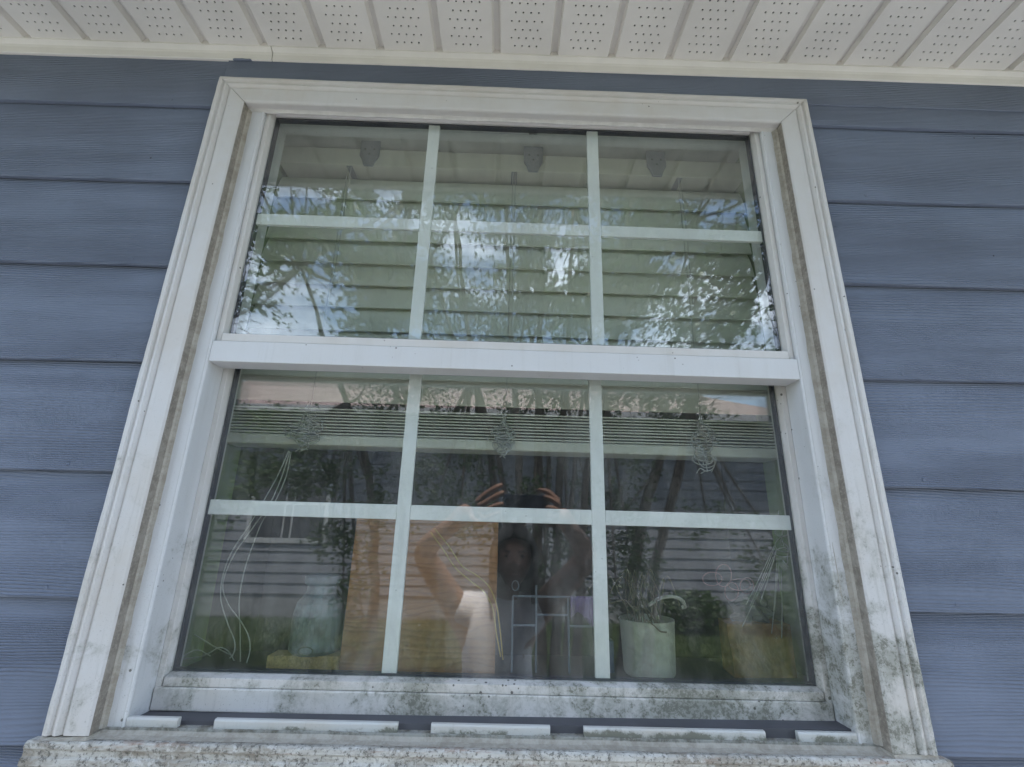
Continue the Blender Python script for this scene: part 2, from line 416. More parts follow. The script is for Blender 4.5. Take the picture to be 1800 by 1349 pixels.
# ragged strip of blue wall paint lapping onto the channel
for (xa, xb, hh) in ((-.572, -.535, .0020),):
    n = 60; rings = []
    for i in range(n+1):
        x = xa + (xb-xa)*i/n; e = math.sin(math.pi*i/n)
        h = (hh*(.35+.65*abs(jit(x*7, 9)*2)) + .0005)*min(1, e*4) + .00005
        rings.append([(x, -.0180, ZS-.0278), (x, -.0186, ZS-.0262+h*.5), (x, -.0184, ZS-.0262+h), (x, -.0150, ZS-.0262), (x, -.0150, ZS-.0278)])
    MB().prism(rings).build('paint_lap', M['siding'], sof)
mb = MB(); mb.box(-3.2, 3.2, EAVE-.022, EAVE-.002, ZS-.012, ZS+.135); mb.build('fascia_board', M['soffit'], sof, bevel=.002)

# roof over the house (keeps the wall in shade) and the dim room behind the window
roof = empty('house_roof', (0, .3, 1.1), 'grey shingle roof of the blue house above the soffit', 'roof')
mb = MB(); mb.prism([[(x, EAVE-.05, 1.066), (x, 4.6, 3.0), (x, 4.6, 3.05), (x, EAVE-.05, 1.090)] for x in (-3.4, 3.4)])
mb.build('roof_slab', m_simple('grey_roof_shingles', (.10, .10, .105), .9, .3, 40, .2, .004, 80), roof)
mb = MB(); mb.prism([[(x, EAVE-.0, ZS+.075), (x, .21, ZS+.075), (x, .21, ZS+.30), (x, EAVE-.0, ZS+.135)] for x in (-3.3, 3.3)])
mb.build('rafter_tail_infill', M['dark'], roof)
mb = MB()
X, Y0, Y1, Z0, Z1 = 2.2, .2004, 4.0, -1.45, 1.05
mb.v = [(-X,Y0,Z0),(X,Y0,Z0),(X,Y1,Z0),(-X,Y1,Z0),(-X,Y0,Z1),(X,Y0,Z1),(X,Y1,Z1),(-X,Y1,Z1)]
mb.f = [(0,3,2,1),(4,5,6,7),(1,2,6,5),(2,3,7,6),(3,0,4,7)]
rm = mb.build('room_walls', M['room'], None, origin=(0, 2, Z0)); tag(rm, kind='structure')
mb = MB(); mb.box(-3.35, -3.2, 0, 4.7, GZ, 1.6); mb.box(3.2, 3.35, 0, 4.7, GZ, 1.6); mb.box(-3.35, 3.35, 4.5, 4.7, GZ, 3.0)
tag(mb.build('house_side_walls', M['siding'], None, origin=(0, 2, GZ)), kind='structure')
# deep reveal round the window, seen through the glass
mb = MB(); mb.box(-.5475, -.5300, .074, .2003, -.26, .845); tag(mb.build('window_reveal', M['reveal'], None, origin=(-.53, .13, -.26)), kind='structure')
mb = MB(); mb.box(.5300, .5475, .074, .2003, -.26, .845); tag(mb.build('window_reveal', M['reveal'], None, origin=(.53, .13, -.26)), kind='structure')
mb = MB(); mb.box(-.53, .53, .074, .2003, .829, .8445); tag(mb.build('window_reveal', M['stool'], None, origin=(0, .13, .829)), kind='structure')
st = MB().box(-.53, .53, .0745, .098, -.2595, -.2335).build('sash_ledge', M['stool'], None, bevel=.003, origin=(0, .085, -.25)); tag(st, kind='structure')
st = MB().box(-.53, .53, .0985, .262, -.2595, -.2365).build('window_stool', m_simple('dark_stained_stool', (.045, .04, .035), .5), None, bevel=.003, origin=(0, .17, -.25)); tag(st, kind='structure')

# ================================================================ the window
TILT = (0, .0080, 0)
WIN = empty('window', (0, .03, -.29), 'white double hung window with muntin grids and mildewed casing', 'window', rot=TILT)
def P(n, mb_, mat, bevel=0, smooth=False, parent=None, **k): return mb_.build(n, M[mat], parent or WIN, bevel=bevel, smooth=smooth, **k)
OX, OZT, OZB, CW = .5860, .8370, -.2745, .0600
prof = [(0, -.004), (0, -.0305), (.0030, -.0325), (.0080, -.0325), (.0098, -.0290), (.0125, -.0285), (.0140, -.0310), (.0185, -.0322), (.0210, -.0300), (.0235, -.0268), (.0262, -.0268), (.0275, -.0300), (.0560, -.0300), (.0590, -.0285), (.0600, -.0260), (.0600, -.0085), (.050, -.004)]
def side_casing(s):
    N = 90; rings = []
    for i in range(N+1):
        t = i/N; ring = []
        for w, y in prof:
            zt = OZT - w*1.0 - .0006
            z = OZB + (zt-OZB)*t
            x = s*(OX - w)
            if w < .004: x += s*(.0007*jit(z*1, 40)+.0009*jit(z, 9)) if s < 0 else s*.0003*jit(z, 12)
            ring.append((x, y + .0002*jit(z+w, 30), z))
        rings.append(ring)
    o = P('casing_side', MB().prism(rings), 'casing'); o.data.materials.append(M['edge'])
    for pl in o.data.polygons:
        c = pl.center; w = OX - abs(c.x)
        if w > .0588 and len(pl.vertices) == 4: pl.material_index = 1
    return o
side_casing(-1); side_casing(1)
rings = []
N = 80
for i in range(N+1):
    t = i/N; ring = []
    for w, y in prof:
        xe = OX - w - .0006; x = -xe + 2*xe*t
        z = OZT - w + (.0005*jit(x, 30)+.0006*jit(x, 8) if w < .004 else 0)
        ring.append((x, y, z))
    rings.append(ring)
P('casing_head', MB().prism(rings), 'casing')
# caulk beads between casing and frame
def bead(x0, x1, ax, lo, hi, wmin, seed, mat='caulk'):
    rings = []; N = 160
    for i in range(N+1):
        q = lo + (hi-lo)*i/N
        e = .0016*jit(q+seed, 14) + .0010*jit(q+seed, 45)
        if ax == 'z':
            a, bq = x0, x1 + (e if x1 > x0 else -e)
            ring = [(a, -.0085, q), (a, -.0150, q), ((a*2+bq)/3, -.0122+e*.3, q), (bq, -.0106, q), (bq, -.0085, q)]
        else:
            a, bq = x0, x1 - e
            ring = [(q, -.0085, a), (q, -.0150, a), (q, -.0122, (2*a+bq)/3), (q, -.0106, bq), (q, -.0085, bq)]
        rings.append(ring)
    return P('caulk_bead', MB().prism(rings), mat)
bead(-.5262, -.5195, 'z', -.272, .7765, 0, 1); bead(.5262, .5165, 'z', -.272, .7765, 0, 5); bead(.7772, .7715, 'x', -.5255, .5255, 0, 9, 'headcaulk')
# frame: jamb extrusions with the bevelled inner lip, head
def jamb(s):
    def sec(y, x): return (s*x, y)
    ring = [(.5478, -.0100), (.5010, -.0100), (.4990, -.0112), (.4965, -.0105), (.4955, -.0085), (.4955, .0300), (.4955, .0600), (.4945, .0740), (.5478, .0740)]
    rings = [[(s*x, y, z) for x, y in ring] for z in (-.2735, .82)]
    P('frame_jamb', MB().prism(rings), 'frame')
jamb(-1); jamb(1)
P('frame_head', MB().box(-.4954, .4954, -.0098, .0738, .8005, .842), 'frame', bevel=.001)
# upper sash
US = mesh_obj('upper_sash', [], [], None, WIN)
def S(n, mb_, mat, par, bevel=.0012, **k): return mb_.build(n, M[mat], par, bevel=bevel, **k)
def bx(*a): return MB().box(*a)
def wedge_v(s, xo, xi, yo, yi, z0, z1, yb):      # stile with sloped glazing bead
    r = [(s*xo, yo), (s*(xi+(xo-xi)*.25), yo), (s*xi, yi), (s*xi, yb), (s*xo, yb)]
    return MB().prism([[(x, y, z) for x, y in r] for z in (z0, z1)])
def wedge_h(zo, zi, yo, yi, x0, x1, yb):
    r = [(yo, zo), (yo, zi+(zo-zi)*.25), (yi, zi), (yb, zi), (yb, zo)]
    return MB().prism([[(x, y, z) for y, z in r] for x in (x0, x1)])
ug0, ug1, ugx = .3050, .7810, .4830
for s in (-1, 1): S('stile', wedge_v(s, .4948, ugx, -.0040, .0060, .2865, .8000, .0270), 'sash', US, .0008)
S('top_rail', wedge_h(.8000, ug1, -.0036, .0060, -.4828, .4828, .0270), 'sash', US, .0008)
S('glazing_bead', wedge_h(.2865, ug0, -.0086, .0060, -.4828, .4828, .0100), 'sash', US, .0006)
S('meeting_rail', bx(-.4953, .4953, -.0104, .0290, .2495, .2862), 'frame', US, .0012)
def glazing(par, x, z0, z1, yf, outer, inner):
    S('pane', bx(-x-.004, x+.004, yf, yf+.003, z0-.004, z1+.004), outer, par, 0).data
    S('pane', bx(-x-.004, x+.004, yf+.015, yf+.018, z0-.004, z1+.004), inner, par, 0)
    # spacer bar + gasket round the sealed unit
    g = MB(); a, b_, c, d = -x-.0038, x+.0038, z0-.0038, z1+.0038; w = .0072
    for q in ((a, a+w, c, d), (b_-w, b_, c, d), (a+w, b_-w, c, c+w), (a+w, b_-w, d-w, d)):
        g.box(q[0], q[1], yf+.0034, yf+.0146, q[2], q[3])
    S('spacer_bar', g, 'gasket', par, 0)
glazing(US, ugx, ug0, ug1, .0065, 'pane', 'pane2')
def muntins(par, x, z0, z1, y, zc):
    xs = (-.1625, .1600); hw = .0112; hh = .0118
    for c in xs: S('muntin', bx(c-hw, c+hw, y, y+.0075, z0-.003, z1+.003), 'muntin', par, .0010)
    e = [-x-.003] + [xs[0]-hw-.0002, xs[0]+hw+.0002, xs[1]-hw-.0002, xs[1]+hw+.0002] + [x+.003]
    for a, b_ in ((e[0], e[1]), (e[2], e[3]), (e[4], e[5])): S('muntin', bx(a, b_, y+.0004, y+.0071, zc-hh, zc+hh), 'muntin', par, .0010)
muntins(US, ugx-.004, ug0+.0, ug1-.003, .0112, .5425)
# lower sash
LS = mesh_obj('lower_sash', [], [], None, WIN)
lg0, lg1, lgx = -.2190, .2625, .4835
for s in (-1, 1): S('stile', wedge_v(s, .4952, lgx, .0335, .0440, -.2655, .2900, .0700), 'sash', LS, .0008)
S('glazing_bead', wedge_h(-.2345, lg0, .0320, .0440, -.4833, .4833, .0700), 'sash', LS, .0008)
S('bottom_rail', bx(-.4940, .4940, .0300, .0700, -.2650, -.2350), 'sash', LS, .0020)
S('top_rail', bx(-.4833, .4833, .0340, .0700, .2630, .2900), 'sash', LS, .0010)
glazing(LS, lgx, lg0, lg1, .0445, 'pane', 'pane2')
muntins(LS, lgx-.004, lg0, lg1, .0492, .0178)
# weather strip in the gap under the meeting rail
S('weather_strip', bx(-.4950, .4950, .0295, .0330, .2560, .2860), 'gasket', LS, 0)
# etched mark on the upper glass
def text(s, size, loc, par, mat, mirror=False):
    cu_ = bpy.data.curves.new('mark', 'FONT'); cu_.body = s; cu_.size = size; cu_.resolution_u = 1; cu_.extrude = .0001
    t = bpy.data.objects.new('mark_tmp', cu_); COL.objects.link(t); bpy.context.view_layer.update()
    me = bpy.data.meshes.new_from_object(t.evaluated_get(bpy.context.evaluated_depsgraph_get()))
    bpy.data.objects.remove(t)
    vs = [(loc[0] + (-v.co.x if mirror else v.co.x), loc[1], loc[2]+v.co.y) for v in me.vertices]
    fs = [tuple(p_.vertices) for p_ in me.polygons]
    return vs, fs
vs, fs = text('BMA', .0085, (.030, .0063, .7585), US, 'etch')
em = MB(); em.v = vs; em.f = fs
for (a, b_, z, h) in ((-.086, .028, .7588, .0005), (-.052, .026, .7622, .0004), (-.086, -.0855, .7588, .006), (-.0640, -.0635, .7588, .0055), (-.0260, -.0252, .7588, .0055), (-.0205, -.0198, .7588, .0055)):
    i = len(em.v); em.v += [(a, .0063, z), (b_, .0063, z), (b_, .0063, z+h), (a, .0063, z+h)]; em.f.append((i, i+1, i+2, i+3))
em.build('etched_mark', M['etch'], US, fix=False)
# sill of the frame: track, notched lip, flange
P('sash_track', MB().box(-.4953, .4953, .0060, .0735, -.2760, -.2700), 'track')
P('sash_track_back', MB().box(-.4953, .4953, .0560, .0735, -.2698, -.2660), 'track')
ft = MB().box(-.5300, .5300, -.0112, .0055, -.2790, -.2702); P('frame_sill_flange', ft, 'flange', bevel=.001)
for (a, b_) in ((-.4950, -.4270), (-.3785, -.1320), (-.0870, .0745), (.1205, .3690), (.4140, .4950)):
    rings = []; n = max(4, int((b_-a)/.01))
    for i in range(n+1):
        x = a + (b_-a)*i/n; e = .0006*jit(x, 25)
        rings.append([(x, -.0100, -.2700), (x, -.0106, -.2615+e), (x, -.0092, -.2592), (x, -.0040, -.2590), (x, -.0030, -.2606), (x, -.0030, -.2700)])
    P('track_lip', MB().prism(rings), 'lip', bevel=0)
# crumbs of debris in the track
db = MB()
for i in range(260):
    x = rng.uniform(-.49, .49); y = rng.uniform(.008, .052); r = rng.uniform(.0005, .0022)
    db.box(x-r, x+r, y-r, y+r*rng.uniform(.4, 1.6), -.2702, -.2700+r*rng.uniform(.4, 1.3))
o = P('track_debris', db, 'caulk'); o['kind'] = 'stuff'
# sill casing under the window, with its ridges and caulk skirt
rings = []; n = 120
sp = [(-.004, -.3600), (-.0300, -.3600), (-.0300, -.3360), (-.0345, -.3330), (-.0345, -.3180), (-.0318, -.3155), (-.0318, -.3080), (-.0338, -.3060), (-.0342, -.2990), (-.0322, -.2965), (-.0326, -.2900), (-.0352, -.2870), (-.0352, -.2815), (-.0330, -.2792), (-.0110, -.2800), (-.004, -.2812)]
for i in range(n+1):
    x = -.600 + 1.200*i/n
    rings.append([(x*(1+.0*0) - (.010*(( -.2792 - z)/.08) if i == 0 else 0) + (.010*((-.2792 - z)/.08) if i == n else 0), y + .0005*jit(x+z*9, 30), z + (.0007*jit(x, 22)+.0005*jit(x+2, 70) if z > -.2825 else 0)) for y, z in sp])
P('sill_casing', MB().prism(rings), 'sill')
rings = []; n = 300
for i in range(n+1):
    x = -.586 + 1.172*i/n
    e = .0014*jit(x+4, 16)+.0008*jit(x, 60)
    inner = abs(x) < .5262
    yb, zt = (-.0112, -.2735+e*.5) if inner else (-.0300, -.2752+e)
    yf = (-.0262 if inner else -.0330)+e
    rings.append([(x, -.008, -.2800), (x, -.008, zt), (x, yb-.0004, zt), (x, (yb*2+yf)/3, -.2772+e*.4), (x, yf, -.2790)])
P('caulk_bead', MB().prism(rings), 'caulk')
# paint peel / gap at the bottom left corner and dark cracks on the right frame face
cr_ = MB()
for pts in ([(.4865+.02, .045, 0)], ):
    pass
def crack(x0, z0, x1, z1, w, y, mat='gasket'):
    N = 10; rings = []
    for i in range(N+1):
        t = i/N; x = x0+(x1-x0)*t + .0004*jit(t*9+z0*50, 1.0); z = z0+(z1-z0)*t; ww = w*(math.sin(math.pi*t)*.8+.2)
        rings.append([(x-ww, y-.00015, z), (x+ww, y-.00015, z), (x+ww, y+.0002, z), (x-ww, y+.0002, z)])
    P('crack', MB().prism(rings), mat)
crack(.5045, -.010, .5058, -.100, .0006, -.0101, 'caulk'); crack(.5215, .330, .5235, .190, .0006, -.0101, 'caulk')

WIN.location.x -= .0028
# ================================================================ the blind
BL = empty('window_blind', (0, .14, .13), 'off white faux wood blind lowered halfway behind the glass', 'blind', rot=TILT)
HW = .5215
hr = MB(); ring = [(.1150, .7655), (.1155, .7640), (.1645, .7640), (.1650, .8080), (.1630, .8080), (.1630, .7660), (.1170, .7660), (.1170, .8080), (.1150, .8080)]
hr.prism([[(x, y, z) for y, z in ring] for x in (-HW, HW)]); HR = hr.build('headrail', M['blind'], BL)
LX = (-.366, .004, .378)
for x in LX:
    MB().box(x-.0065, x+.0065, .118, .158, .7625, .7645).build('cord_slot', M['bracket'], HR)
for x in (-.322, .046, .325):
    b_ = MB(); b_.prism([[(x-.0215, .1085, .8270), (x+.0215, .1085, .8270), (x+.0215, .1085, .7860), (x+.0150, .1085, .7745), (x+.0105, .1085, .7600), (x-.0105, .1085, .7600), (x-.0150, .1085, .7745), (x-.0215, .1085, .7860)],
                         [(x-.0215, .1140, .8270), (x+.0215, .1140, .8270), (x+.0215, .1140, .7860), (x+.0150, .1140, .7745), (x+.0105, .1140, .7600), (x-.0105, .1140, .7600), (x-.0150, .1140, .7745), (x-.0215, .1140, .7860)]])
    br = b_.build('bracket', M['bracket'], BL, bevel=.0008)
    for dx, dz in ((-.010, .803), (.010, .803), (0, .790)): MB().box(x+dx-.0018, x+dx+.0018, .1078, .1086, dz-.0016, dz+.0016).build('screw', M['gasket'], br)
# slat mesh: 52 mm wide, slightly crowned, tilted nearly shut; origin at lower front edge centre
def slat_mesh(ang, w=.0590, th=.0026):
    v = []; f = []; K = 6
    ca, sa = math.cos(ang), math.sin(ang)
    sec = []
    for i in range(K+1):
        t = i/K; cr2 = .0030*4*t*(1-t); u = t*w; sec.append((u*ca - cr2*sa, u*sa + cr2*ca))
    for i in range(K, -1, -1):
        t = i/K; cr2 = .0030*4*t*(1-t) + th; u = t*w; sec.append((u*ca - cr2*sa, u*sa + cr2*ca))
    mb_ = MB(); mb_.prism([[(x, y, z) for y, z in sec] for x in (-HW+.002, HW-.002)])
    me = bpy.data.meshes.new('slat'); me.from_pydata(mb_.v, [], mb_.f); me.materials.append(M['blind']); me.update()
    bm = bmesh.new(); bm.from_mesh(me); bmesh.ops.recalc_face_normals(bm, faces=bm.faces); bm.to_mesh(me); bm.free(); return me
sm = slat_mesh(R(76), .0665)
for z in (.6776, .6249, .5737, .5186, .4678, .4172, .3657, .3145, .2672, .2179):
    o = bpy.data.objects.new('slat', sm); COL.objects.link(o); o.parent = BL
    o.location = Vector((rng.uniform(-.001, .001), .1215, z)) - Vector((0, .14, .13)); o.rotation_euler = (R(rng.uniform(-1.2, 1.2)), 0, 0)
sf = slat_mesh(R(3))
for k in range(9):
    o = bpy.data.objects.new('slat', sf); COL.objects.link(o); o.parent = BL
    o.location = Vector((rng.uniform(-.0015, .0015), .113+rng.uniform(-.0008, .0008), .1545+k*.0058)) - Vector((0, .14, .13)); o.rotation_euler = (R(rng.uniform(-.5, .5)), R(rng.uniform(-.05, .05)), 0)
MB().box(-HW+.001, HW-.001, .112, .172, .1340, .1530).build('bottom_rail', M['blind'], BL, bevel=.003)
def smooth_path(pts, n=8):
    out = []; P_ = [Vector(p) for p in pts]; P_ = [P_[0]] + P_ + [P_[-1]]
    for i in range(1, len(P_)-2):
        a, b_, c, d = P_[i-1:i+3]
        for k in range(n):
            t = k/n
            out.append(.5*((2*b_)+(c-a)*t+(2*a-5*b_+4*c-d)*t*t+(3*b_-a-3*c+d)*t**3))
    out.append(P_[-2]); return out
for x in LX:
    MB().tube([(x-.003, .1195, .762), (x-.003, .1185, .50), (x-.002, .1180, .21), (x-.002, .1105, .15)], .0007, 5).build('ladder_cord', M['cord'], BL)
    MB().tube([(x+.004, .1195, .762), (x+.003, .1190, .70), (x+.004, .1180, .62), (x+.003, .1180, .45)], .0007, 5).build('ladder_cord', M['cord'], BL)
def tangle(cx, cz, w, h, n, seed, y=.103, r=.0009):
    q = random.Random(seed); pts = [(cx+.002, .112, cz+h*2.0), (cx-.003, .108, cz+h*1.3)]
    n2 = n*4; th = q.uniform(0, 6.28); wob = q.uniform(.8, 1.3)
    for i in range(n2):
        t = i/(n2-1); th += 2*math.pi/8*q.uniform(.7, 1.35) * (1 if (i//13) % 2 else -1)
        e = w*(.55+.45*math.sin(t*7*wob+seed))
        pts.append((cx + e*math.cos(th) + .15*w*math.sin(9*t), y + .006*math.sin(th*1.7), cz + h*(.95-1.7*t) + .34*h*math.sin(th)))
    pts.append((pts[-1][0]+q.uniform(-.5, .5)*w, y, cz-h*1.15))
    n = 4
    return MB().tube(smooth_path(pts, 4), r, 5).build('lift_cord', M['cord'], BL, smooth=True)
tangle(-.370, .158, .034, .030, 14, 3); tangle(-.366, .150, .030, .026, 9, 8); tangle(-.366, .150, .030, .026, 9, 31)
tangle(-.004, .158, .024, .034, 14, 4); tangle(.000, .150, .020, .026, 9, 12); tangle(.000, .150, .020, .026, 9, 31)
tangle(.372, .150, .026, .040, 15, 5); tangle(.368, .140, .022, .034, 9, 14); tangle(.368, .140, .022, .034, 9, 31)
# long cords hanging at the left: fan, crossing, then loops on the stool
ys = .105
def cordp(pts, par, r=.0010, n=8, name='lift_cord'): return MB().tube(smooth_path(pts, n), r, 5).build(name, M['cord'], par, smooth=True)
def px(x, y, Y):
    d = cf + cr*((x-900)/826.08) + cu*(-(y-674.5)/826.08); t = (Y+.756)/d.y
    return (d.x*t, Y, d.z*t)
def pxs(l, Y): return [px(a, b_, Y + (.004*math.sin(i*1.7))) for i, (a, b_) in enumerate(l)]
cordp(pxs([(507, 796), (488, 840), (466, 880), (440, 925), (408, 975), (392, 1020), (390, 1060), (402, 1100), (414, 1130), (414, 1150), (406, 1162)], ys), BL)
cordp(pxs([(509, 797), (494, 845), (474, 890), (446, 930), (412, 980), (393, 1030), (402, 1065), (424, 1095), (438, 1120), (442, 1145), (436, 1170)], ys+.004), BL)
cordp(pxs([(511, 798), (503, 840), (484, 885), (462, 920), (446, 960), (430, 1010), (422, 1060), (424, 1110), (425, 1168)], ys+.008), BL)
cordp(pxs([(414, 1166), (404, 1150), (388, 1143), (368, 1154), (350, 1160), (322, 1164)], ys+.015), BL)
cordp(pxs([(412, 1158), (380, 1142), (356, 1128), (342, 1120)], ys+.02), BL)
cordp(pxs([(372, 1158), (350, 1148), (336, 1152), (322, 1162)], ys+.02), BL)
for i, (a, b_, c, d) in enumerate(((1362, 955, 1313, 1060), (1364, 955, 1320, 1062), (1366, 960, 1338, 1055), (1362, 980, 1330, 1050), (1366, 985, 1360, 1090), (1369, 990, 1358, 1110), (1374, 992, 1376, 1118), (1360, 975, 1307, 1098))):
    cordp(pxs([(a, b_), ((a+c)/2+1, (b_+d)/2), (c, d)], .108+.002*i), BL, .0007)
tangle(.497, -.020, .014, .030, 10, 21, .112)

# ================================================================ things on the stool, inside
ZT = -.2365
def flat(n, c, r=.6, **k): return m_simple(n, c, r, **k)
t = MB().box(-.380, -.264, .120, .160, ZT, ZT+.026).build('cork_block', flat('speckled_tan_cork', (.42, .30, .12), .8, var=.3, scale=260), None, bevel=.001, origin=(-.322, .14, ZT))
tag(t, 'low tan cork block lying on the stool behind the left pane', 'block')
jar = empty('glass_jar', (-.315, .150, ZT+.026), 'pale blue frosted jar standing on the tan cork block', 'jar')
MB().lathe((-.315, .150, ZT+.0262), [(.0, 0), (.036, .0), (.042, .006), (.042, .060), (.038, .078), (.026, .092), (.024, .104), (.028, .108), (.0, .108)], 28).build('jar_body', flat('pale_blue_frosted_glass', (.13, .165, .18), .4, var=.6, scale=30), jar, smooth=False)
MB().lathe((-.315, .150, ZT+.134), [(.0, 0), (.029, .0), (.030, .004), (.030, .012), (.024, .015), (.0, .015)], 28).build('lid', flat('grey_blue_lid', (.13, .17, .20), .4), jar)
MB().tube([(-.315+.012*math.cos(a), .108, ZT+.036+.006*math.sin(a)) for a in [i*math.pi/8 for i in range(17)]], .0012, 5).build('ring_handle', flat('dark_ring', (.05, .08, .06), .4), jar)
bd = empty('wooden_board', (-.135, .150, ZT), 'reddish brown wood board leaning inside the window centre', 'board')
mb = MB(); mb.prism([[(-.264, .128, ZT), (-.0065, .128, ZT), (-.0065, .138, .0125), (-.264, .138, .0125)], [(-.264, .138, ZT), (-.0065, .138, ZT), (-.0065, .148, .0125), (-.264, .148, .0125)]])
mb.build('board_panel', m_wood('wavy_brown_wood', (.40, .195, .090), (.31, .145, .066), .011), bd, bevel=.001)
sg = flat('yellow_string', (.55, .38, .10), .7)
cordm = M['cord']; M['cord'] = sg
for k, pts in enumerate(([(757, 936), (780, 968), (800, 998), (825, 1020), (850, 1040), (866, 1070), (872, 1110), (880, 1155)], [(764, 930), (790, 962), (812, 995), (838, 1012), (860, 1032), (872, 1062), (878, 1100), (884, 1160)])):
    cordp(pxs(pts, .118+.002*k), bd, .0012, name='string')
M['cord'] = cordm
wr = empty('wire_grid', (.093, .150, ZT), 'white wire grid standing between the board and the white pot', 'wire rack')
wm = flat('grey_blue_coated_wire', (.19, .22, .27), .5)
def wire(pts, r=.0019): MB().tube(pts, r, 6).build('wire', wm, wr)
yw = .140
xa, xb, xc, xd, z1, z2, z3, z0w = .022, .063, .119, .166, -.117, -.146, -.163, ZT+.002
for (p, q) in (((xa, z1), (xd, z1)), ((xa, z1), (xa, z0w)), ((xb, z1+.018), (xb, z0w)), ((xc, z1), (xc, z0w)), ((xd, z1), (xd, z0w)), ((xb, z2), (xc, z2)), ((xa, z3), (xb, z3)), ((xc, z3), (xd, z3))):
    wire([(p[0], yw, p[1]), (q[0], yw, q[1])])
wire([(.026+.006*math.cos(a), yw, -.100+.008*math.sin(a)) for a in [i*math.pi/8 for i in range(17)]], .0009)
# purple cloth over the wire grid
rings = []
for i in range(13):
    t_ = i/12; x = .122 + .040*t_; w = .004*math.sin(t_*14)
    rings.append([(x, .132+w, -.114), (x, .129+w, -.118), (x+.003*math.sin(i), .130+w*1.4, -.150+.012*math.sin(t_*5)), (x, .133+w, -.150+.012*math.sin(t_*5)), (x, .134+w, -.118)])
t = MB().prism(rings).build('cloth_scrap', flat('muted_purple_cloth', (.16, .10, .26), .9), None, smooth=True, origin=(.142, .132, -.15))
tag(t, 'small purple cloth draped over the white wire grid', 'cloth')
pot = empty('plant_pot', (.256, .150, ZT), 'cream white cylindrical pot holding dried stems', 'plant pot')
gp = NT('mottled_cream_ceramic'); p_ = gp.pos(); pc = gp.mix(gp.mr(gp.noise(p_, 30, 5, .6), .4, .65), (.56, .55, .46), (.36, .36, .30))
potm = gp.pbr(pc, .5)
MB().lathe((.258, .150, ZT), [(.0, 0), (.040, 0), (.043, .004), (.0465, .080), (.0475, .086), (.0445, .086), (.043, .074), (.0, .074)], 32).build('pot', potm, pot, smooth=False)
stm = flat('dry_brown_stems', (.16, .13, .10), .8)
sb = MB(); q = random.Random(5)
for i in range(26):
    a = q.uniform(0, 6.28); x0, y0 = .258+.02*math.cos(a), .150+.02*math.sin(a)
    lx = q.uniform(-.075, .02); pts = [(x0, y0, ZT+.07), (x0+lx*.4, y0+q.uniform(-.02, .02), ZT+.10+q.uniform(0, .02)), (x0+lx*.9, y0+q.uniform(-.03, .02), ZT+.12+q.uniform(-.02, .05)), (x0+lx*1.2+q.uniform(-.02, .02), y0-.01, ZT+.10+q.uniform(-.03, .05))]
    sb.tube(smooth_path(pts, 5), .0011, 4)
o = sb.build('dried_stems', stm, pot); o['kind'] = 'stuff'
MB().tube(smooth_path(pxs([(1140, 1065), (1158, 1053), (1180, 1049), (1198, 1055), (1204, 1066), (1198, 1068)], .12), 6), .0030, 7).build('curved_stem', flat('pale_curved_stem', (.42, .40, .36), .6), pot, smooth=True)
MB().tube(smooth_path(pxs([(1136, 1090), (1150, 1100), (1160, 1110), (1172, 1112)], .100), 6), .0014, 5).build('drooping_stem', stm, pot)
bx_ = empty('paper_bag', (.452, .165, ZT), 'orange brown paper bag in the lower right of the window', 'bag')
mb = MB(); mb.prism([[(.395+.003*math.sin(k*2.1+z*50), .135, z) if k == 0 else p2 for k, p2 in enumerate([(.400, .135, z), (.505, .138, z), (.507, .190, z), (.402, .190, z)])] for z in (ZT, ZT+.03, ZT+.06, ZT+.082)])
mb.build('bag_body', flat('orange_brown_kraft', (.24, .115, .035), .8, var=.3, scale=40), bx_)
rings = []
for i in range(9):
    t_ = i/8; a = [(.410+.070*k/7, .150+.010*math.sin(k*1.9+i), ZT+.083+.062*t_*(1-.5*abs(k-3.5)/3.5)) for k in range(8)]
    rings.append(a)
tb = MB(); tb.prism(rings, close=False, caps=False); tb.build('white_tissue', flat('translucent_white_tissue', (.20, .20, .21), .8), bx_, fix=False)
rib = MB()
for (cx, cy, rx, ry) in ((1252, 1018, 17, 12), (1272, 1012, 14, 20), (1300, 1028, 20, 10), (1286, 1040, 12, 16), (1313, 1030, 12, 14)):
    rib.tube([px(cx+rx*math.cos(a), cy+ry*math.sin(a), .125+.006*math.sin(3*a)) for a in [i*2*math.pi/18 for i in range(19)]], .0010, 5)
t = rib.build('ribbon_bow', flat('dusty_pink_ribbon', (.26, .13, .14), .7), None, smooth=True, origin=px(1280, 1030, .125)); tag(t, 'looped dusty pink ribbon bow above the paper bag', 'ribbon')
vt = MB(); vt.box(.170, .198, .150, .170, ZT, ZT+.050); t = vt.build('blue_box', flat('dim_blue_card', (.10, .12, .22), .7), None, bevel=.001, origin=(.185, .16, ZT)); tag(t, 'small dark blue box left of the cream pot', 'box')

